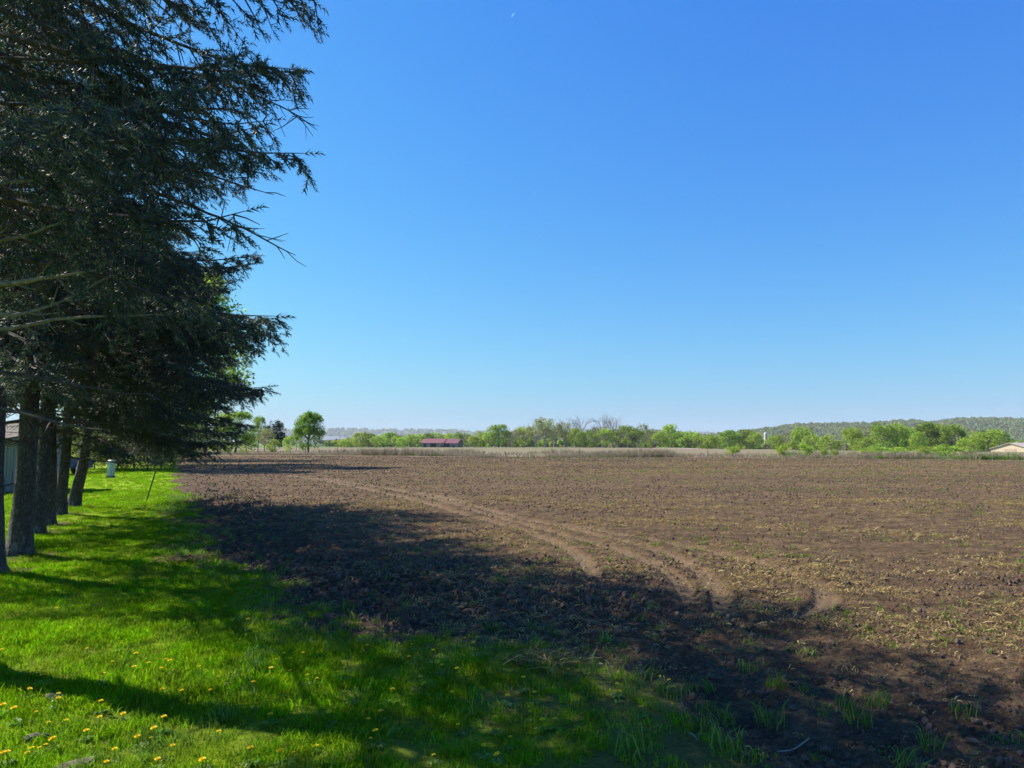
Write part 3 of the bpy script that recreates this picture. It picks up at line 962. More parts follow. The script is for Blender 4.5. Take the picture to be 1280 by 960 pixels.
limb(T0, [tz(4.4), P(210, 245, 6.3), P(310, 282, 6.4), P(376, 314, 6.45)], 0.014, M['darkwood'], 14, 7, 0.25)
limb(T0, [tz(4.5), P(180, 140, 6.3), P(290, 140, 6.3), P(350, 176, 6.4)], 0.012, M['darkwood'], 12, 8, 0.25)


# ------------------------------------------------------------------ broad-leaved trees
def decid(seed, H, R, nleaf, leaf, m_leaf, m_bark, low=0.25, bare=0.0, clumps=16, spread=0.20, squash=1.0, trunk_r=None, limbs=9, name="crown"):
    r = np.random.default_rng(seed)
    tr = Acc(); tr_r = trunk_r or H * 0.022
    top = H * 0.72
    zs = np.linspace(-0.2, top, 9)
    wob = np.cumsum(r.normal(0, H * 0.006, (9, 2)), 0)
    path = np.stack([wob[:, 0], wob[:, 1], zs], -1)
    tr.tube(path, tr_r * (1 - np.linspace(0, 1, 9) * 0.8), 7)
    ends = []
    for k in range(limbs):
        f = r.uniform(0.25, 1.0); i = f * 8; i0 = int(min(i, 7)); o = path[i0] + (path[i0 + 1] - path[i0]) * (i - i0)
        az = k * 2.4 + r.uniform(-0.4, 0.4)
        hz = H * (low + (1 - low) * r.uniform(0.25, 1.0) ** 0.8)
        rr = R * math.sqrt(max(0.08, 1 - ((hz / H - (low + 0.42 * (1 - low))) / (0.62 * (1 - low) + 0.05)) ** 2)) * r.uniform(0.5, 0.9)
        e = np.array([rr * math.cos(az), rr * math.sin(az), max(hz, o[2] + 0.1 * H * r.uniform(-0.3, 1))])
        mid = (o + e) / 2 + np.array([0, 0, -0.04 * H]) + r.normal(0, 0.02 * H, 3)
        tr.tube(np.array([o, mid, e]), np.array([0.5, 0.3, 0.12]) * tr_r, 5, cap=False)
        ends.append(e)
        for q in range(3 if bare == 0 else 6):
            d = unit(np.array([math.cos(az), math.sin(az), 0.9]) + r.normal(0, 0.6, 3))
            b = mid + (e - mid) * r.uniform(0, 1); L = H * r.uniform(0.08, 0.2)
            tr.tube(np.array([b, b + d * L]), np.array([0.16, 0.05]) * tr_r, 3, cap=False)
            if bare:
                for w2 in range(3):
                    d2 = unit(d + r.normal(0, 0.45, 3) + np.array([0, 0, 0.55])); b2 = b + d * L * r.uniform(0.3, 1)
                    tr.tube(np.array([b2, b2 + d2 * L * 0.7]), np.array([0.07, 0.025]) * tr_r, 3, cap=False)
            ends.append(b + d * L)
    ends = np.array(ends)
    cl = []
    while len(cl) < clumps:
        if r.uniform() < 0.5:
            c = ends[r.integers(len(ends))]
        else:
            d = unit(r.normal(0, 1, 3)) * r.uniform(0.45, 0.95) ** 0.5
            c = np.array([d[0] * R * 0.85, d[1] * R * 0.85, H * (low + (1 - low) * 0.5) + d[2] * H * (1 - low) * 0.45])
        cl.append(c)
    cl = np.array(cl)
    la = Acc()
    if nleaf:
        wts = r.uniform(0.4, 1.6, len(cl)); wts /= wts.sum()
        idx = r.choice(len(cl), nleaf, p=wts)
        sp = spread * R * r.uniform(0.6, 1.3, len(cl))
        off = r.normal(0, 1, (nleaf, 3)) * np.array([1, 1, 0.75]) * sp[idx][:, None]
        c = cl[idx] + off
        zc = H * (low * 0.7 + 1.0) / 2; hh_ = H * (1 - low * 0.7) / 2
        q = np.sqrt((c[:, 0] / R) ** 2 + (c[:, 1] / R) ** 2 + ((c[:, 2] - zc) / hh_) ** 2)
        lim = r.uniform(0.82, 1.06, nleaf); f = np.where(q > lim, lim / np.maximum(q, 1e-6), 1.0)
        c[:, 0] *= f; c[:, 1] *= f; c[:, 2] = zc + (c[:, 2] - zc) * f
        nrm = unit(r.normal(0, 1, (nleaf, 3)) + np.array([0, 0, 0.5]))
        t = unit(np.cross(nrm, r.normal(0, 1, (nleaf, 3)))); b = np.cross(nrm, t)
        s = leaf * r.uniform(0.6, 1.4, nleaf)[:, None]
        V = np.stack([c - t * s, c + b * s * 0.55, c + t * s, c - b * s * 0.55], 1).reshape(-1, 3)
        la.add(V, np.arange(nleaf * 4).reshape(-1, 4))
    return tr.mesh("trunk", m_bark), (la.mesh(name, m_leaf) if nleaf else None)


def plant_tree(name, var, label, cat, x, y, h, wscale=1.0, group=None, vH=10.0, z=None):
    z0 = float(base_h(np.array([x]), np.array([y]))[0]) if z is None else z
    s = h / vH
    t = thing(name, label, cat, (x, y, z0 - 0.02 * h), random.uniform(0, 6.28), group, (s * wscale, s * wscale, s))
    obj("trunk", var[0], t)
    if var[1]: obj("crown", var[1], t)
    return t


FARV = {
    'bright': [decid(500 + k, 10, 4.6, 1700, 0.30, M['leaf_bright'], M['far_bark'], low=0.03, clumps=34) for k in range(3)],
    'mid': [decid(510 + k, 10, 4.2, 1700, 0.30, M['leaf_mid'], M['far_bark'], low=0.05, clumps=32) for k in range(3)],
    'pale': [decid(520 + k, 10, 3.6, 1000, 0.24, M['leaf_pale'], M['pale_bark'], low=0.3, bare=1, clumps=26) for k in range(2)],
    'brown': [decid(530 + k, 10, 3.6, 700, 0.22, M['leaf_brown'], M['pale_bark'], low=0.2, bare=1, clumps=26) for k in range(2)],
    'bare': [decid(540 + k, 10, 2.6, 0, 0, None, M['pale_bark'], low=0.35, bare=1, limbs=14, trunk_r=0.2) for k in range(2)],
    'bush': [decid(550 + k, 10, 6.2, 1500, 0.42, M['leaf_bright'], M['far_bark'], low=0.0, clumps=22, spread=0.24) for k in range(3)],
}
SEC = [(520, "left of the red-roofed barn"), (600, "behind and beside the red-roofed barn"), (700, "right of the red-roofed barn"),
       (800, "in the tallest part of the far treeline"), (950, "between the tall bare trees and the silo"),
       (1060, "just right of the silo"), (1150, "below the wooded hill right of the silo"), (1300, "near the cream barn")]
WORD = {'bright': "bright spring green bushy tree", 'mid': "darker green leafy tree", 'pale': "pale tree in young leaf",
        'brown': "brownish tree barely in bud", 'bare': "tall grey leafless tree", 'bush': "low bright green bush"}
_u = ['', 'first', 'second', 'third', 'fourth', 'fifth', 'sixth', 'seventh', 'eighth', 'ninth']
ORD = ['leftmost'] + _u[2:] + ['tenth', 'eleventh', 'twelfth', 'thirteenth', 'fourteenth', 'fifteenth', 'sixteenth', 'seventeenth', 'eighteenth', 'nineteenth', 'twentieth'] + ['twenty-' + q for q in _u[1:]]
TL = [  # px, top row, width px, type, depth
    (430, 550, 12, 'bush', 370), (439, 548, 14, 'bright', 380), (450, 542, 18, 'bright', 370), (461, 541, 16, 'mid', 385),
    (471, 545, 14, 'bright', 375), (480, 543, 16, 'bright', 395), (489, 542, 16, 'mid', 380), (496, 546, 12, 'bush', 360),
    (503, 548, 13, 'bush', 350), (513, 543, 16, 'bright', 390), (523, 543, 16, 'bright', 400), (534, 543, 16, 'mid', 430),
    (544, 542, 16, 'bright', 430), (554, 543, 16, 'bright', 435), (565, 542, 16, 'bright', 430), (577, 541, 18, 'mid', 400),
    (587, 547, 14, 'brown', 385), (594, 545, 16, 'bright', 375), (601, 540, 16, 'bright', 380),
    (611, 541, 16, 'bright', 370), (623, 533, 26, 'mid', 372), (640, 539, 20, 'brown', 380), (654, 534, 20, 'bright', 385),
    (667, 533, 18, 'pale', 380), (681, 525, 26, 'pale', 375), (692, 534, 18, 'brown', 390), (705, 530, 20, 'pale', 378),
    (714, 523, 20, 'bare', 395), (727, 522, 22, 'bare', 390), (720, 537, 16, 'bright', 372), (730, 539, 19, 'mid', 355),
    (744, 535, 18, 'brown', 375), (753, 520, 22, 'bare', 385), (765, 521, 24, 'bare', 380), (757, 536, 20, 'bright', 370),
    (770, 537, 18, 'brown', 372), (783, 533, 24, 'mid', 362), (794, 538, 20, 'mid', 355), (804, 532, 16, 'pale', 375), (815, 540, 18, 'brown', 370),
    (825, 540, 18, 'bright', 362), (838, 533, 22, 'bright', 366), (850, 541, 18, 'mid', 360), (862, 540, 24, 'bright', 355),
    (876, 545, 18, 'bright', 350), (888, 545, 18, 'bush', 345), (899, 545, 18, 'bright', 350), (911, 540, 22, 'mid', 340),
    (923, 541, 16, 'bright', 348), (933, 539, 20, 'mid', 345), (942, 541, 16, 'bright', 335), (968, 546, 18, 'bush', 330),
    (977, 545, 16, 'pale', 335), (986, 541, 18, 'brown', 345), (1001, 534, 24, 'bright', 330), (1014, 545, 18, 'bush', 320),
    (1024, 548, 18, 'brown', 340), (1036, 546, 24, 'bright', 270), (1052, 549, 20, 'brown', 300), (1065, 535, 22, 'bright', 270), (1081, 534, 22, 'brown', 280),
    (1078, 548, 20, 'bush', 250), (1103, 531, 26, 'mid', 255), (1121, 530, 26, 'bright', 255), (1137, 537, 20, 'bright', 262), (1148, 543, 18, 'bush', 240),
    (1158, 531, 24, 'mid', 260), (1173, 531, 26, 'bright', 262), (1189, 532, 28, 'mid', 255), (1213, 548, 24, 'bush', 240), (1234, 538, 40, 'bright', 240),
]
_top = sorted((q[0], q[1], q[4]) for q in TL if q[3] not in ('bare', 'bush'))
for k in range(64):
    px = 428.3 + k * 12.7 + random.uniform(-3, 3)
    if 528 < px < 580 or 948 < px < 964: continue
    TL.append((px, np.interp(px, [q[0] for q in _top], [q[1] for q in _top]) + random.uniform(1.5, 5.5), random.uniform(16, 24),
               random.choice(['bright', 'bright', 'mid', 'bright', 'pale', 'brown']), np.interp(px, [q[0] for q in _top], [q[2] for q in _top]) + random.uniform(12, 40)))
for (px, ty, wd, typ, Y) in TL:
    Y = Y * 0.93
    p = P(px, ty + (4 if typ == 'bare' else 0), Y)
    z0 = float(base_h(np.array([p[0]]), np.array([Y]))[0])
    h = (p[2] - z0) * 1.13
    v = random.choice(FARV[typ])
    vr = {'bright': 4.6, 'mid': 4.2, 'pale': 3.6, 'brown': 3.6, 'bare': 2.6, 'bush': 6.2}[typ]
    ws = (wd / FPX * Y / 2) / (vr * h / 10) * 1.35
    sec = next(s for m_, s in SEC if px < m_)
    mates = sorted(q[0] for q in TL if q[3] == typ and next(s for m_, s in SEC if q[0] < m_) == sec)
    lab = "%s %s" % (WORD[typ], sec)
    if len(mates) > 1:
        lab += ", " + ORD[mates.index(px)] + (" from left" if mates.index(px) else "")
    plant_tree("tree" if typ != 'bush' else "bush", v, lab, "tree" if typ != 'bush' else "bush",
               p[0], Y, h, ws, "%ss %s" % (WORD[typ], sec))

# bushes on the far edge of the field
EB = [(915, 559.5, 16, 91, "round bright green shrub leftmost of the three beside the far soil edge"),
      (981, 557.5, 17, 88, "taller green shrub in the middle of the three beside the far soil edge"),
      (1007, 557, 17, 87, "round green shrub rightmost of the three beside the far soil edge"),
      (1029, 563, 8, 88, "tiny green sapling next to the three round shrubs"),
      (1042, 564, 8, 88, "small pale sapling midway between round shrubs and wide bushes"),
      (1084, 562, 16, 90, "low wide green bush below the brownish tree"),
      (1096, 559.5, 20, 92, "broad green bush with a darker right side at the field edge"),
      (1120, 561, 22, 92, "pale green spreading bush at the field edge"),
      (1157, 560, 18, 90, "dense green bush left of the widest edge bush"),
      (1182, 558.5, 22, 89, "widest bright green bush on the field edge"),
      (1206, 561, 15, 92, "small pale bush among the dry grey weeds")]
EBV = [decid(560 + k, 2.2, 0.95, 900, 0.085, M['leaf_bright'], M['far_bark'], low=0.12, clumps=16, spread=0.25) for k in range(3)]
for k, (px, ty, wd, Y, lab) in enumerate(EB):
    p = P(px, ty, Y); z0 = float(base_h(np.array([p[0]]), np.array([Y]))[0]); h = (p[2] - z0) * 1.3
    ws = 1.3 * (wd / FPX * Y / 2) / (0.95 * h / 2.2)
    plant_tree("shrub", EBV[k % 3], lab, "shrub", p[0], Y, h, ws, "shrubs on the far field edge", vH=2.2)

# trees left, behind the spruces and round the lone tree
lone = decid(600, 8.2, 3.5, 12000, 0.14, M['leaf_round'], M['far_bark'], low=0.0, clumps=130, spread=0.14, trunk_r=0.22, limbs=14)
p = P(387, 513, 138)
plant_tree("tree", lone, "lone round-crowned green tree standing at the far field corner", "tree", p[0], 138, p[2], 0.92, None, vH=8.2)
fc = decid(610, 8.5, 2.9, 5000, 0.17, M['leaf_dark'], M['far_bark'], low=0.05, clumps=60, spread=0.16, limbs=12)
p = P(345, 524, 160)
plant_tree("conifer_tree", fc, "small dark green conifer near the lone round tree", "conifer", p[0], 160, p[2], 0.95, None, vH=8.5)
yardA = decid(620, 12, 4.4, 20000, 0.095, M['leaf_bright'], M['far_bark'], low=0.15, clumps=55, spread=0.16, limbs=14)
yardB = decid(621, 9, 3.6, 9000, 0.12, M['leaf_mid'], M['far_bark'], low=0.1, clumps=40, spread=0.18, limbs=12)
YT = [  # px centre, top, width, depth, variant, vH, vR, label
    (205, 322, 225, 56, yardA, 12, 4.4, "tall pale green leafy tree showing past the spruce boughs"),
    (150, 300, 180, 78, yardA, 12, 4.4, "very tall leafy tree hidden behind the spruce crowns"),
    (120, 300, 150, 48, yardB, 9, 3.6, "high dark green tree behind the leaning spruce"),
    (296, 512, 60, 128, yardB, 9, 3.6, "green leafy tree under the lowest spruce bough"),
    (258, 503, 66, 122, yardA, 12, 4.4, "bright tree behind the hanging spruce branch"),
    (324, 519, 22, 150, yardB, 9, 3.6, "grey green tree left of the dark conifer"),
    (331, 535, 28, 140, FARV['pale'][0], 10, 3.6, "yellowish small tree in front of the dark conifer"),
    (361, 545, 16, 142, FARV['bush'][0], 10, 6.2, "low bright bush left of the lone round tree"),
    (371, 538, 16, 150, FARV['pale'][1], 10, 3.6, "thin pale tree touching the lone round tree"),
    (243, 551, 26, 119, FARV['bush'][1], 10, 6.2, "low green bush under the drooping spruce bough"),
    (276, 549, 34, 127, FARV['bush'][2], 10, 6.2, "wide low bush at the foot of the bright tree"),
    (309, 547, 30, 132, FARV['bush'][0], 10, 6.2, "green bush between spruce boughs and dark conifer"),
    (341, 549, 20, 146, FARV['bush'][1], 10, 6.2, "small bush at the foot of the dark conifer"),
    (226, 518, 52, 116, yardB, 9, 3.6, "leafy tree above the brown brush at the end of the lawn"),
]
for (px, ty, wd, Y, v, vH, vR, lab) in YT:
    p = P(px, ty, Y); h = p[2]; ws = (wd / FPX * Y / 2) / (vR * h / vH)
    plant_tree("tree" if 'bush' not in lab else "bush", v, lab, "tree" if 'bush' not in lab else "bush", p[0], Y, h, ws, None, vH=vH)

# brown spring brush at the end of the lawn
BR = [decid(630 + k, 3.2, 1.9, 6000, 0.055, M['leaf_brown'] if k < 2 else M['leaf_mid'], M['far_bark'], low=0.0, bare=1, clumps=70, spread=0.2, trunk_r=0.05, limbs=16) for k in range(3)]
BRL = ["brown twiggy bush behind the utility pedestal", "twiggy brown bush left of the pedestal", "green budding bush between pedestal and tree trunks",
       "brown brush right of the pedestal", "dense brown brush at the corner of the lawn", "tangled brush under the drooping bough",
       "low green bush at the field corner of the lawn"]
for k, (px, ty, Y) in enumerate([(150, 525, 44), (122, 520, 47), (104, 530, 42), (170, 522, 45), (188, 528, 43), (204, 535, 45), (214, 552, 50)]):
    p = P(px, ty, Y)
    plant_tree("brush", BR[k % 3], BRL[k], "brush", p[0], Y, p[2], 1.0, "spring brush at the end of the lawn", vH=3.2)


# ------------------------------------------------------------------ hills and their woods
def ridge(name, D, prof, depth, seed, m):
    """a long hill whose crest follows the given outline at distance D"""
    pxs = np.array([q[0] for q in prof], float); ys = np.array([q[1] for q in prof], float)
    gp = np.linspace(pxs[0], pxs[-1], 160)
    gyv = np.interp(gp, pxs, ys) + (0.8 if D < 3000 else 0.5)
    X = (gp - 640) / FPX * D; Zc = CAM_H + (555 - gyv) / FPX * D
    v = np.linspace(0, 1, 24)
    prof_v = np.where(v < 0.6, smooth(0, 0.6, v), 1 - smooth(0.6, 1.0, v) * 0.9)
    VX = np.repeat(X[None], 24, 0) * (1 + (v[:, None] - 0.6) * depth / D)
    VY = D + (v[:, None] - 0.6) * depth + 0 * VX
    bmp = (fbm(VX / (D * 0.06), VY / (D * 0.05), seed, 4) - 0.5) * 0.22 * Zc.max() * (prof_v[:, None] * (1 - prof_v[:, None]) * 4)
    VZ = prof_v[:, None] * Zc[None] + bmp - 3 * (v[:, None] < 0.01) - 3 * (v[:, None] > 0.99)
    V = np.stack([VX, VY, VZ], -1).reshape(-1, 3)
    i = np.arange(23)[:, None] * 160; j = np.arange(159)[None]
    a = Acc(); a.add(V, np.stack([i + j, i + j + 1, i + 161 + j, i + 160 + j], -1).reshape(-1, 4))
    o = a.build(name, m, None, True); tag(o, kind='structure')
    return o, VX, VY, VZ


M['hill'] = plain("wooded_hill_ground", (0.06, 0.075, 0.03), 1.0, 0.4, 0.02, obj_space=False)
HILL_R = [(640, 552), (760, 547), (820, 541), (850, 544), (880, 547), (930, 541), (960, 537), (1000, 533.5), (1050, 533), (1090, 532.5), (1120, 529.5),
          (1140, 529), (1160, 531.5), (1180, 529), (1205, 526), (1280, 527), (1380, 522), (1500, 526), (1700, 535), (1900, 552)]
hr, HX, HY, HZ = ridge("hill", 1800, HILL_R, 900, 5, M['hill'])
tag(hr, "long wooded hill on the right skyline", "hill")
HILL_L = [(-900, 546), (-500, 540), (0, 541), (250, 538), (400, 539), (430, 537.5), (480, 539), (520, 538.5), (600, 540.5), (660, 541), (720, 542.5), (800, 541), (900, 543), (1050, 545), (1300, 549)]
hl, LX, LY, LZ = ridge("hill", 5600, HILL_L, 1600, 6, M['hill'])
tag(hl, "low blue distant hills on the left skyline", "hill")


def crown_blob(seed, n, m):
    r = np.random.default_rng(seed); a = Acc()
    d = unit(r.normal(0, 1, (n, 3))); d[:, 2] = np.abs(d[:, 2]) * 1.1 - 0.15
    c = d * r.uniform(0.55, 1.0, n)[:, None]; c[:, 2] += 0.6
    nrm = unit(d + r.normal(0, 0.5, (n, 3))); t = unit(np.cross(nrm, r.normal(0, 1, (n, 3)))); b = np.cross(nrm, t)
    s = r.uniform(0.25, 0.5, n)[:, None]
    a.add(np.stack([c - t * s, c + b * s * 0.7, c + t * s, c - b * s * 0.7], 1).reshape(-1, 3), np.arange(n * 4).reshape(-1, 4))
    return a.mesh("forest_crown", m)


blob = [crown_blob(700 + k, 60, M['forest']) for k in range(4)]


def wood_on(HX, HY, HZ, n, size, name, lab, v0=1, v1=17):
    ri = rng.uniform(v0, v1, n); ci = rng.uniform(1, 157, n)
    i0 = ri.astype(int); j0 = ci.astype(int); f = ri - i0; g = ci - j0

    def bl(A): return (A[i0, j0] * (1 - g) + A[i0, j0 + 1] * g) * (1 - f) + (A[i0 + 1, j0] * (1 - g) + A[i0 + 1, j0 + 1] * g) * f
    x, y, z = bl(HX), bl(HY), bl(HZ)
    s = size * rng.uniform(0.6, 1.35, n)
    clr = fbm(x / 160, y / 160, 88, 3)
    k = (clr < 0.66) & (np.abs(x) < y * 0.95)
    o = scatter(name, np.stack([x, y, z], -1)[k], yaw(k.sum()), np.stack([s, s, s * rng.uniform(0.8, 1.3, n)], -1)[k], rng.integers(0, 4, k.sum()), blob)
    tag(o, lab, "forest")


wood_on(HX, HY, HZ, 22000, 4.8, "forest", "spring woods covering the hill on the right skyline")
wood_on(LX, LY, LZ, 9000, 11.0, "forest", "hazy woods on the distant hills at left")

# undergrowth that closes the foot of the far treeline
ug = [crown_blob(720 + k, 60, M['leaf_mid']) for k in range(2)] + [crown_blob(730 + k, 60, M['leaf_brown']) for k in range(2)] + [crown_blob(740, 60, M['leaf_bright'])]
n = 1300
pxr = rng.uniform(405, 1300, n); Yr = np.interp(pxr, [405, 700, 950, 1060, 1300], [400, 400, 360, 275, 250]) + rng.uniform(-6, 30, n)
xr = (pxr - 640) / FPX * Yr
o = scatter("undergrowth", np.stack([xr, Yr, base_h(xr, Yr) - 0.2], -1), yaw(n), rng.uniform(1.0, 3.0, n), rng.integers(0, 5, n), ug)
tag(o, "low scrub at the foot of the far treeline", "scrub")

# dry weeds on the field's far edge and in the pasture strip
dry_src = [blades_mesh("dry_weed_clump", 22, 0.28, 0.35, 1.1, 0.022, 0.6, 800 + k, M['dryweed']) for k in range(4)] + \
    [blades_mesh("green_weed_clump", 26, 0.30, 0.2, 0.6, 0.03, 0.9, 810 + k, M['weed']) for k in range(2)]
n = 11000
xr = rng.uniform(-62, 78, n); yr = far_edge(xr) + np.where(rng.uniform(0, 1, n) < 0.6, np.abs(rng.normal(0, 2.6, n)), rng.uniform(0, 45, n)) + rng.uniform(0, 0.6, n)
k = rng.uniform(0, 1, n) < 0.25 + 0.75 * smooth(0.42, 0.62, fbm(xr * 0.14, yr * 0.05, 99, 3))
xr, yr = xr[k], yr[k]
big = 0.55 + 0.75 * smooth(0.5, 0.75, fbm(xr * 0.11 + 7, yr * 0.03, 103, 3))
ix = np.where(rng.uniform(0, 1, len(xr)) < 0.12 + 0.75 * smooth(35, 60, xr), rng.integers(4, 6, len(xr)), rng.integers(0, 4, len(xr)))
o = scatter("dry_weeds", np.stack([xr, yr, base_h(xr, yr)], -1), yaw(len(xr), 0.1), big * rng.uniform(0.7, 1.2, len(xr)), ix, dry_src)
tag(o, "dry tan weeds standing along the far edge of the field", "weeds")

# raised gravel road beyond the pasture
ra, rb = P(820, 558, 285), P(1095, 560, 238)
rp = np.linspace(0, 1, 30)
a = Acc(); V = []
dirv = unit((rb - ra)[:2]); nv = np.array([-dirv[1], dirv[0]])
for t in rp:
    c = ra[:2] + (rb - ra)[:2] * t
    z0 = float(base_h(np.array([c[0]]), np.array([c[1]]))[0])
    for off, hh in ((-4.5, -0.3), (-2.6, 0.14), (2.6, 0.17), (4.5, -0.3)):
        q = c + nv * off; V.append([q[0], q[1], z0 + hh])
i = np.arange(29)[:, None] * 4; j = np.arange(3)[None]
a.add(np.array(V), np.stack([i + j, i + j + 1, i + 5 + j, i + 4 + j], -1).reshape(-1, 4))
M['gravel'] = plain("pale_gravel", (0.26, 0.225, 0.18), 1.0, 0.2, 1.5, obj_space=False)
o = a.build("road", M['gravel']); tag(o, "pale raised gravel road in front of the far trees", "road", kind='structure')

# ------------------------------------------------------------------ fence on the far edge
M['post'] = plain("weathered_post", (0.15, 0.125, 0.10), 0.95, 0.25, 10)
M['wire'] = plain("fence_wire", (0.22, 0.21, 0.20), 0.6, 0.1, 5, metal=0.6)
fence = thing("wire_fence", "old post and wire fence along the far edge of the field", "fence", (0, 0, 0))
fp = []
for px in (330, 352, 374, 402, 418, 433, 447, 466, 485, 511, 537, 564, 577, 604, 632, 660, 690, 722, 755, 790, 826, 862):
    x = (px - 640) / FPX * 98; y = far_edge(x) + 1.6; fp.append((x, y, float(base_h(np.array([x]), np.array([y]))[0])))
pa = Acc(); pa.tube(np.array([[0, 0, -0.3], [0, 0, 0.6], [0.01, 0, 1.25]]), np.array([0.048, 0.046, 0.04]), 7)
pm = pa.mesh("post", M['post'])
for k, (x, y, z) in enumerate(fp):
    o = obj("post", pm, fence); o.location = (x, y, z); o.rotation_euler = (random.gauss(0, 0.06), random.gauss(0, 0.07), random.uniform(0, 6)); o.scale = (1, 1, random.uniform(0.45, 0.95))
wa = Acc()
for hz in (0.3, 0.5):
    wa.tube(np.array([[x, y - 0.06, z + hz] for x, y, z in fp]), np.full(len(fp), 0.006), 3, cap=False)
wa.build("wire", M['wire'], fence)


# ------------------------------------------------------------------ buildings
def gable(a_wall, a_roof, L, Wd, h, rise, over=0.3, th=0.12):
    """gabled block, ridge along x, origin at the ground centre"""
    x, y = L / 2, Wd / 2
    V = np.array([[-x, -y, -0.4], [x, -y, -0.4], [x, y, -0.4], [-x, y, -0.4], [-x, -y, h], [x, -y, h], [x, y, h], [-x, y, h], [-x, 0, h + rise], [x, 0, h + rise]])
    a_wall.add(V, [np.array([[0, 1, 5, 4], [2, 3, 7, 6]]), np.array([[3, 0, 4, 8, 7], [1, 2, 6, 9, 5]])])
    sl = rise / y
    for s in (-1, 1):
        e = y + over
        q = np.array([[-x - over, 0, h + rise], [x + over, 0, h + rise], [x + over, s * e, h - sl * over], [-x - over, s * e, h - sl * over]])
        up = np.array([0, 0, th])
        lo_ = q + np.array([0, 0, 0.01])
        V = np.vstack([lo_, lo_ + up])
        a_roof.add(V, np.array([[0, 1, 2, 3], [4, 5, 6, 7], [0, 1, 5, 4], [1, 2, 6, 5], [2, 3, 7, 6], [3, 0, 4, 7]]))


M['barn_wall'] = plain("weathered_barn_board", (0.24, 0.21, 0.20), 0.95, 0.25, 1.2, stretch=(3, 3, 0.4))
M['red_roof'] = plain("red_metal_roof", (0.15, 0.045, 0.062), 0.8, 0.15, 0.4)
M['dark'] = plain("dark_opening", (0.025, 0.023, 0.022), 0.9, 0.2, 3)
bl, br = P(532, 558, 360), P(574, 558, 352)
bc = (bl + br) / 2
rz = math.atan2(br[1] - bl[1], br[0] - bl[0])
bt = thing("barn", "long low grey barn with a dull red metal roof", "barn", (bc[0], bc[1], 0), rz + 0.12)
Lb = np.linalg.norm(br[:2] - bl[:2])
wa, ro = Acc(), Acc()
gable(wa, ro, Lb * 0.62, 8, 2.2, 2.0); bw = wa.build("wall", M['barn_wall'], bt); bw.location.x = -Lb * 0.19
o = ro.build("roof", M['red_roof'], bt); o.location.x = -Lb * 0.19
wa, ro = Acc(), Acc()
gable(wa, ro, Lb * 0.36, 7, 2.1, 1.9); o = wa.build("wall", M['barn_wall'], bt); o.location.x = Lb * 0.32
o = ro.build("roof", M['red_roof'], bt); o.location.x = Lb * 0.32
for x0, w_, hh in ((-7.5, 1.6, 1.8), (-3.0, 3.0, 1.9), (1.5, 1.2, 1.1), (4.0, 3.0, 1.8), (7.4, 1.4, 1.2)):
    da = Acc(); da.box(x0 - w_ / 2, x0 + w_ / 2, (-4.03 if x0 < 2.4 else -3.53), (-3.9 if x0 < 2.4 else -3.4), 0.05, hh)
    da.build("door" if hh > 1.5 else "window", M['dark'], bt)

M['cream'] = plain("cream_siding", (0.60, 0.46, 0.33), 0.8, 0.06, 1.0)
M['cream_roof'] = plain("cream_roof", (0.48, 0.38, 0.31), 0.7, 0.06, 1.0)
M['white'] = plain("white_siding", (0.45, 0.45, 0.44), 0.7, 0.06, 1.0)
M['red_paint'] = plain("red_machine_paint", (0.20, 0.035, 0.03), 0.5, 0.15, 2)
M['tyre'] = plain("black_rubber", (0.02, 0.02, 0.02), 0.8, 0.2, 8)
p = P(1274, 553.5, 188)
zb = float(base_h(np.array([p[0]]), np.array([188.0]))[0])
ct = thing("barn", "cream gabled shed behind the green strip at the right edge", "barn", (p[0], 188, zb), 0.62)
wa, ro = Acc(), Acc(); hh = p[2] - zb
gable(wa, ro, 12, 8.8, hh - 1.5, 1.4, 0.3); wa.build("wall", M['cream'], ct); ro.build("roof", M['cream_roof'], ct)
da = Acc(); da.box(-6.06, -5.9, -1.3, 1.3, 0, hh - 1.6); da.build("door", plain("tan_door", (0.45, 0.33, 0.25), 0.7, 0.05, 2), ct)

# red farm wagon in front of it
p = P(1272, 565, 168); zb = float(base_h(np.array([p[0]]), np.array([168.0]))[0])
wg = thing("farm_wagon", "red farm wagon in front of the cream shed", "wagon", (p[0], 168, zb), 0.2, None, 0.75)
a = Acc(); a.box(-1.9, 1.9, -0.9, 0.9, 0.75, 0.9)
a.box(-1.9, 1.9, -0.9, -0.84, 0.9, 1.7); a.box(-1.9, 1.9, 0.84, 0.9, 0.9, 1.7); a.box(-1.9, -1.84, -0.84, 0.84, 0.9, 1.7); a.box(1.84, 1.9, -0.84, 0.84, 0.9, 1.7)
a.build("box", M['red_paint'], wg)
a = Acc(); a.box(1.9, 3.4, -0.06, 0.06, 0.55, 0.66); a.build("drawbar", M['red_paint'], wg)
for sx in (-1.2, 1.2):
    for sy in (-0.95, 0.95):
        a = Acc(); a.tube(np.array([[sx, sy - 0.1, 0.42], [sx, sy + 0.1, 0.42]]), np.array([0.42, 0.42]), 14); a.build("wheel", M['tyre'], wg)

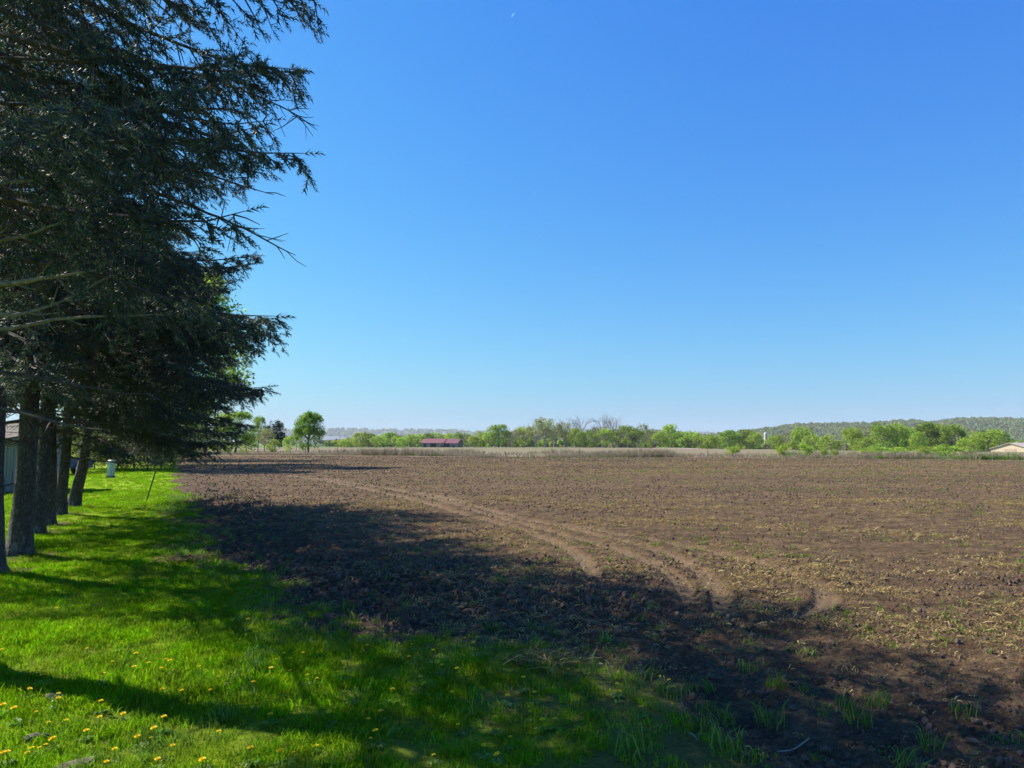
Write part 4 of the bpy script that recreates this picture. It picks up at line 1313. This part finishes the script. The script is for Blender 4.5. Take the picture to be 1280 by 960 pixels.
# pale low houses half hidden by the trees
for px, ty, Y, L, lab, roof in ((1167, 559.5, 250, 6, "low white shed seen between bushes right of the silo", M['cream_roof']),
                                (1219, 560, 250, 5, "white shed beside the big bright tree left of the cream barn", M['white']),
                                (413, 545.5, 520, 13, "long low white farm building right of the lone round tree", M['white'])):
    p = P(px, ty, Y); zb = float(base_h(np.array([p[0]]), np.array([float(Y)]))[0])
    t = thing("farm_building", lab, "building", (p[0], Y, zb), 0.1)
    wa, ro = Acc(), Acc(); h = p[2] - zb; gable(wa, ro, L, 5.5, h * 0.62, h * 0.38, 0.25)
    wa.build("wall", M['white'] if L < 10 else plain("blue_grey_siding", (0.30, 0.34, 0.40), 0.8, 0.1, 1), t); ro.build("roof", roof, t)
    for xx in (-0.3, 0.1, 0.35):
        da = Acc(); da.box(L * xx, L * xx + 1.0, -2.78, -2.7, h * 0.2, h * 0.5); da.build("window", M['dark'], t)

# silo
p = P(957, 540.5, 470)
st = thing("silo", "slender cream silo with a pale dome above the far trees", "silo", (p[0], 470, 0))
a = Acc(); zt = p[2] - 1.1
for k in range(12):
    z0_, z1_ = zt * k / 12, zt * (k + 1) / 12
    a.tube(np.array([[0, 0, z0_], [0, 0, z1_ - 0.12]]), np.array([1.12, 1.12]), 20, cap=False)
    a.tube(np.array([[0, 0, z1_ - 0.12], [0, 0, z1_]]), np.array([1.16, 1.16]), 20, cap=False)
a.build("shaft", plain("silo_concrete", (0.52, 0.45, 0.34), 0.85, 0.1, 1.0), st)
a = Acc(); q = np.linspace(0, math.pi / 2, 8)
a.tube(np.stack([0 * q, 0 * q, zt + 1.15 * np.sin(q)], -1), 1.2 * np.cos(q) + 0.002, 20); a.build("dome", M['white'], st, True)

# garden shed behind the trunks
M['shed'] = plain("grey_green_board", (0.19, 0.195, 0.17), 0.85, 0.12, 3, stretch=(4, 4, 0.5))
M['shingle'] = plain("tan_shingle", (0.16, 0.13, 0.10), 0.95, 0.2, 6)
g0 = G(18, 617)
sh = thing("garden_shed", "small shed with pale grey-green boards and a tan roof behind the trunks", "shed", (g0[0] - 1.75, g0[1] + 1.6, 0), 0.15)
wa, ro = Acc(), Acc(); gable(wa, ro, 3.4, 2.6, 1.85, 0.5, 0.22, 0.08)
w0 = wa.build("wall", M['shed'], sh); ro.build("roof", M['shingle'], sh)
ba = Acc(); x = -1.7
bm_ = None
while x < 1.66:
    a = Acc(); a.box(x, x + 0.175, -1.325, -1.303, 0.04, 1.70); a.build("board", M['shed'], sh)
    x += 0.19
a = Acc(); a.box(-1.9, 1.9, -1.40, -1.36, 1.60, 1.72); a.build("fascia", M['darkwood'], sh)

# parked car glimpsed between the trunks
M['car_blue'] = plain("dark_blue_paint", (0.035, 0.055, 0.11), 0.3, 0.05, 2)
M['glass'] = plain("car_glass", (0.03, 0.035, 0.04), 0.08, 0.05, 2)
M['chrome'] = plain("pale_trim", (0.55, 0.55, 0.55), 0.3, 0.05, 2, metal=0.8)
g1 = P(53, 590, 38)
car = thing("parked_car", "dark blue car glimpsed in the yard between the spruce trunks", "car", (g1[0], 38, 0), 1.2)


def extrude_y(prof, y0, y1):
    n = len(prof); V = np.array([[x, y0, z] for x, z in prof] + [[x, y1, z] for x, z in prof])
    F = [[i, (i + 1) % n, n + (i + 1) % n, n + i] for i in range(n)]
    a = Acc(); a.add(V, [np.array(F), np.array([list(range(n))[::-1]]), np.array([list(range(n, 2 * n))])]); return a


extrude_y([(-2.2, 0.35), (2.2, 0.35), (2.25, 0.7), (2.1, 0.86), (1.1, 0.95), (-1.9, 0.98), (-2.2, 0.9)], -0.88, 0.88).build("body", M['car_blue'], car)
extrude_y([(1.1, 0.953), (0.45, 1.44), (-1.2, 1.46), (-1.85, 0.985)], -0.76, 0.76).build("cabin", M['glass'], car)
extrude_y([(0.4, 1.463), (0.3, 1.50), (-1.1, 1.51), (-1.2, 1.473)], -0.74, 0.74).build("roof", M['car_blue'], car)
for sx in (-1.35, 1.35):
    for sy in (-0.82, 0.82):
        a = Acc(); a.tube(np.array([[sx, sy - 0.1, 0.32], [sx, sy + 0.1, 0.32]]), np.array([0.32, 0.32]), 16); wheel = a.build("wheel", M['tyre'], car)
        a = Acc(); yy = sy + math.copysign(0.105, sy); a.tube(np.array([[sx, yy - 0.01, 0.32], [sx, yy + 0.01, 0.32]]), np.array([0.19, 0.17]), 12); a.build("rim", M['chrome'], wheel)
for sy in (-0.6, 0.6):
    a = Acc(); a.box(2.2, 2.27, sy - 0.16, sy + 0.16, 0.6, 0.74); a.build("headlight", M['chrome'], car)

# utility pedestal on the lawn
g2 = G(138, 598.5); z2 = float(ground_h(g2[:1], g2[1:])[0])
M['ped'] = plain("pale_green_plastic", (0.30, 0.36, 0.31), 0.55, 0.06, 6)
M['ped_cap'] = plain("tan_cap", (0.50, 0.40, 0.30), 0.6, 0.08, 6)
pd = thing("utility_pedestal", "pale green utility pedestal with tan cap standing on the lawn", "pedestal", (g2[0], g2[1], z2), -0.35)


def rbox(a, x, y, z0, z1, r=0.03, k=4, taper=1.0):
    pts = []
    for cx_, cy_, a0 in ((x - r, y - r, 0), (-x + r, y - r, 90), (-x + r, -y + r, 180), (x - r, -y + r, 270)):
        for q in range(k + 1):
            an = math.radians(a0 + 90 * q / k); pts.append((cx_ + r * math.cos(an), cy_ + r * math.sin(an)))
    n = len(pts)
    V = np.array([[p_[0], p_[1], z0] for p_ in pts] + [[p_[0] * taper, p_[1] * taper, z1] for p_ in pts])
    a.add(V, [np.array([[i, (i + 1) % n, n + (i + 1) % n, n + i] for i in range(n)]), np.array([list(range(n, 2 * n))]), np.array([list(range(n))[::-1]])])


a = Acc(); rbox(a, 0.125, 0.125, 0.10, 0.74); a.build("body", M['ped'], pd)
a = Acc(); rbox(a, 0.138, 0.138, 0.742, 0.80, 0.04, 4, 0.95); rbox(a, 0.13, 0.13, 0.80, 0.85, 0.04, 4, 0.6); a.build("cap", M['ped_cap'], pd)
a = Acc(); rbox(a, 0.15, 0.15, -0.1, 0.098); a.build("base", plain("dark_base", (0.10, 0.10, 0.09), 0.9, 0.1, 5), pd)
a = Acc(); a.box(-0.08, 0.08, -0.135, -0.122, 0.40, 0.60); a.build("access_panel", plain("panel_green", (0.44, 0.52, 0.46), 0.55, 0.05, 6), pd)

# leaning stake at the lawn's edge
g3 = G(183, 625.5); z3 = float(ground_h(g3[:1], g3[1:])[0]); tp = P(194.5, 589, g3[1])
sk = thing("marker_stake", "thin dark metal stake leaning over at the lawn edge", "stake", (g3[0], g3[1], z3))
top = tp - np.array([g3[0], g3[1], z3])
a = Acc(); a.tube(np.array([-top * 0.25, top * 0.5, top]), np.array([0.019, 0.019, 0.019]), 8); a.build("rod", plain("dark_rusty_steel", (0.035, 0.03, 0.028), 0.6, 0.3, 20), sk)
a = Acc(); a.tube(np.array([top, top * 1.03]), np.array([0.026, 0.022]), 8); a.build("cap", plain("stake_cap", (0.10, 0.09, 0.06), 0.7, 0.2, 10), sk)

# ------------------------------------------------------------------ small things on the ground
def rosette(seed):
    r = np.random.default_rng(seed); a = Acc()
    for k in range(8):
        an = k * 0.785 + r.uniform(-0.3, 0.3); L = r.uniform(0.045, 0.085); d = np.array([math.cos(an), math.sin(an)]); q = np.array([-d[1], d[0]])
        V = []
        for t, w_, z in ((0.0, 0.004, 0.005), (0.35, 0.007, 0.022), (0.7, 0.011, 0.026), (1.0, 0.002, 0.012)):
            c = d * L * t; V += [[*(c - q * w_), z], [*(c + q * w_), z]]
        a.add(np.array(V), np.array([[0, 1, 3, 2], [2, 3, 5, 4], [4, 5, 7, 6]]))
    return a


def flower(seed, h):
    r = np.random.default_rng(seed); a = Acc()
    n = 26
    for ring, (R_f, up, cnt) in enumerate(((0.020, 0.004, 14), (0.015, 0.009, 10), (0.008, 0.013, 6))):
        for k in range(cnt):
            an = 6.283 * k / cnt + r.uniform(-0.1, 0.1); d = np.array([math.cos(an), math.sin(an)]); q = np.array([-d[1], d[0]]) * 0.0036
            V = [[*(d * 0.003 - q * 0.6), h], [*(d * 0.003 + q * 0.6), h], [*(d * R_f + q), h + up], [*(d * R_f - q), h + up]]
            a.add(np.array(V), np.array([[0, 1, 2, 3]]))
    return a


DAN_PX = [(3, 810), (20, 792), (82, 788), (110, 806), (140, 825), (28, 832), (33, 866), (60, 905), (20, 900), (70, 881), (126, 885), (80, 906), (40, 935),
          (66, 927), (50, 938), (10, 948), (195, 915), (205, 905), (188, 918), (172, 925), (210, 945), (197, 957), (130, 960), (178, 865), (203, 859), (186, 862),
          (353, 820), (365, 823), (378, 822), (345, 828), (363, 838), (334, 846), (385, 850), (396, 849), (280, 727), (310, 779), (70, 762), (167, 774), (250, 830),
          (396, 940), (410, 956), (360, 953), (366, 949), (512, 824), (548, 835), (553, 836), (572, 842), (523, 854), (530, 853), (478, 784), (490, 872), (443, 873),
          (430, 840), (422, 843), (476, 900), (463, 934), (472, 934), (632, 874), (670, 872), (662, 893), (709, 838), (772, 872), (773, 878), (679, 907), (694, 908),
          (825, 850), (838, 854), (801, 898), (655, 858), (520, 838), (404, 848), (620, 911), (108, 915), (150, 802), (215, 833)]
for k in range(46):
    q = (round(random.uniform(0, 640)), round(960 - 160 * random.random() ** 1.3))
    if q[1] > 800 and q not in DAN_PX: DAN_PX.append(q)
ros = [rosette(900 + k).mesh("dandelion", M['weed']) for k in range(3)]
flw = [flower(910 + k, h_).mesh("flower_head", M['dandelion']) for k, h_ in enumerate((0.075, 0.095, 0.115))]
stm = []
for h_ in (0.075, 0.095, 0.115):
    a = Acc(); a.tube(np.array([[0, 0, 0], [0.003, 0, h_ * 0.5], [0, 0, h_]]), np.array([0.0022, 0.002, 0.003]), 5); stm.append(a.mesh("stem", M['weed']))


def patch_of(px, py):
    if py < 760: return "in the shaded far part of the lawn"
    if px < 260:
        if py < 800: return "in the far sunlit lawn at the left"
        if py < 845: return "above the long dark shadow on the left lawn"
        if px < 100: return "around the flat stones at lower left" if py < 925 else "in the bottom left corner of the lawn"
        return "right of the flat stones below the dark shadow" if py < 912 else "at the lower edge right of the stones"
    if px < 420: return "at the tufted middle of the lawn edge" if py < 860 else "in the shade at the bottom middle"
    if px < 480: return "left in the thin turf beside the soil"
    if px < 600: return "in the middle of the sunlit thin turf" if py < 860 else "in the shaded thin turf near the bottom"
    if px < 700: return "in the shaded turf below the orange dry patch" if py > 865 else "just left of the orange dry patch"
    return "on the bare soil right of the lawn"


for k, (px, py) in enumerate(DAN_PX):
    g = G(px, py + 6); s = random.uniform(0.5, 0.95)
    o = obj("dandelion", ros[k % 3]); o.location = (g[0], g[1], float(ground_h(g[:1], g[1:])[0])); o.rotation_euler = (random.gauss(0, .1), random.gauss(0, .1), random.uniform(0, 6)); o.scale = (s,) * 3
    wh = patch_of(px, py)
    mates = sorted(q for q in DAN_PX if patch_of(*q) == wh)
    i_ = mates.index((px, py))
    lab = "yellow dandelion in flower " + wh
    if len(mates) > 1: lab += ", " + (ORD[i_] + " from left" if i_ else "leftmost")
    tag(o, lab, "dandelion", "dandelions in the lawn")
    obj("flower_head", flw[k % 3], o); obj("stem", stm[k % 3], o)

TUFTS = [(973, 860, 1.0, "bright sunlit grass tuft alone on the shaded soil"), (792, 945, 1.7, "tallest grass tuft at the bottom centre of the picture"),
         (690, 835, 1.5, "leafy grass tuft behind the orange dry patch"), (735, 838, 1.7, "spreading grass tuft right of the orange dry patch"), (1073, 905, 1.3, "thin grass tuft in the shade right of the sunlit tuft"),
         (828, 862, 0.9, "small tuft with dandelions on the bare soil"), (965, 905, 1.3, "shaded grass tuft below the sunlit tuft"), (1095, 880, 1.2, "shaded tuft nearest the sunny field"),
         (905, 940, 1.5, "wide tuft at the lower edge left of the fallen stick"), (1165, 935, 1.0, "tuft right of the fallen stick in the corner shade"), (868, 915, 1.1, "low shaded tuft on the corner of the turf")]
tv = [blades_mesh("grass_tuft", 34, 0.07, 0.06, 0.19, 0.006, 1.0, 950 + k, M['weed']) for k in range(3)]
tl = blades_mesh("grass_tuft", 50, 0.08, 0.03, 0.11, 0.005, 1.2, 955, M['grass'])
for k, (px, py, s, lab) in enumerate(TUFTS):
    g = G(px, py + 5); o = obj("grass_tuft", tl if k == 0 else tv[k % 3]); o.location = (g[0], g[1], float(ground_h(g[:1], g[1:])[0])); o.scale = (s,) * 3; o.rotation_euler.z = random.uniform(0, 6)
    tag(o, lab, "grass tuft", "grass tufts on the bare soil")

for k, (px, py, s, lab) in enumerate(((683, 829, 1.0, "orange patch of dry grass beside a leafy tuft"), (228, 700, 1.3, "flattened tan dry grass at the shaded lawn edge"))):
    a = straw_mesh(970 + k, 170, 0.11, 0.05, 0.17, 0.0035, M['straw'])
    g = G(px, py); o = obj("dry_grass", a); o.location = (g[0], g[1], float(ground_h(g[:1], g[1:])[0]) + 0.03); o.scale = (s * 1.3, s, s * 1.6)
    tag(o, lab, "dry grass", kind='stuff')

for k, (px, py, sx, sy, lab) in enumerate(((68, 873, 0.14, 0.10, "flat grey brown stone sunk in the sunny lawn"), (46, 921, 0.13, 0.07, "small flat stone half hidden in grass"),
                                           (90, 957, 0.19, 0.10, "flat stone cut by the bottom edge of the picture"))):
    g = G(px, py); me = lump(980 + k, M['stone']); o = obj("flat_stone", me)
    o.location = (g[0], g[1], float(ground_h(g[:1], g[1:])[0]) + 0.02); o.scale = (sx * 0.55, sy * 0.75, 0.028); o.rotation_euler.z = 0.4 * k
    tag(o, lab, "stone", "flat stones in the lawn")

for k, (pts, r0, lab) in enumerate((([(1012, 934), (992, 946), (972, 956)], 0.0055, "pale fallen stick on the shaded soil at the bottom"),
                                    ([(872, 942), (868, 936), (860, 931)], 0.005, "short twig lying near the bottom edge"))):
    q = [G(*c) for c in pts]; V = np.array([[c[0], c[1], float(ground_h(c[:1], c[1:])[0]) + 0.035] for c in q])
    a = Acc(); a.tube(catmull(V, 4), np.linspace(r0, r0 * 0.5, len(catmull(V, 4))), 6)
    d = V[1] - V[0]; a.tube(np.array([V[1], V[1] + np.array([d[0] * 0.5 + 0.05, -0.02, 0.02])]), np.array([r0 * 0.6, r0 * 0.25]), 4)
    tag(a.build("stick", M['deadwood'], None, True), lab, "stick")

# ------------------------------------------------------------------ the pale day moon
D = 20000.0; mp = P(643.5, 21, D); Rm = D * math.radians(0.26)
vdir = unit(mp - np.array([0, 0, CAM_H])); side = unit(np.cross(vdir, [0, 0, 1.0])); upv = np.cross(side, vdir)
ax1 = unit(-side * 0.75 + upv * 0.66); ax2 = np.cross(vdir, ax1)
a = Acc(); u = np.linspace(-1.15, 1.15, 20); V = []
for t in u:
    for c in (1.0, 0.86, 0.72 + 0.2 * abs(t / 1.15) ** 2):
        rr = math.cos(t) * c; V.append(mp + Rm * (ax1 * rr + ax2 * math.sin(t) - vdir * math.sqrt(max(0, 1 - rr * rr - math.sin(t) ** 2))))
i = np.arange(19)[:, None] * 3; j = np.arange(2)[None]
a.add(np.array(V), np.stack([i + j, i + j + 1, i + 4 + j, i + 3 + j], -1).reshape(-1, 4))
m, nt, out = mat("crescent_emission")
e = nt.nodes.new("ShaderNodeEmission"); e.inputs[0].default_value = (0.16, 0.40, 0.95, 1); e.inputs[1].default_value = 1.0  # the sunlit crescent is painted as emission, tinted with the sky's blue
nt.links.new(e.outputs[0], out.inputs['Surface'])
tag(a.build("moon", m), "faint thin crescent moon high in the blue sky", "moon")

# ------------------------------------------------------------------ haze
HZ_D = 1.0e-4
a = Acc(); a.box(-9500, 9500, -1500, 7600, -6.0, 190.0)
m, nt, out = mat("air_haze")
v = nt.nodes.new("ShaderNodeVolumePrincipled"); v.inputs['Color'].default_value = (0.86, 0.93, 1.0, 1); v.inputs['Density'].default_value = HZ_D
nt.links.new(v.outputs[0], out.inputs['Volume'])
tag(a.build("haze", m), "thin blue haze over the far hills", "haze", kind='stuff')
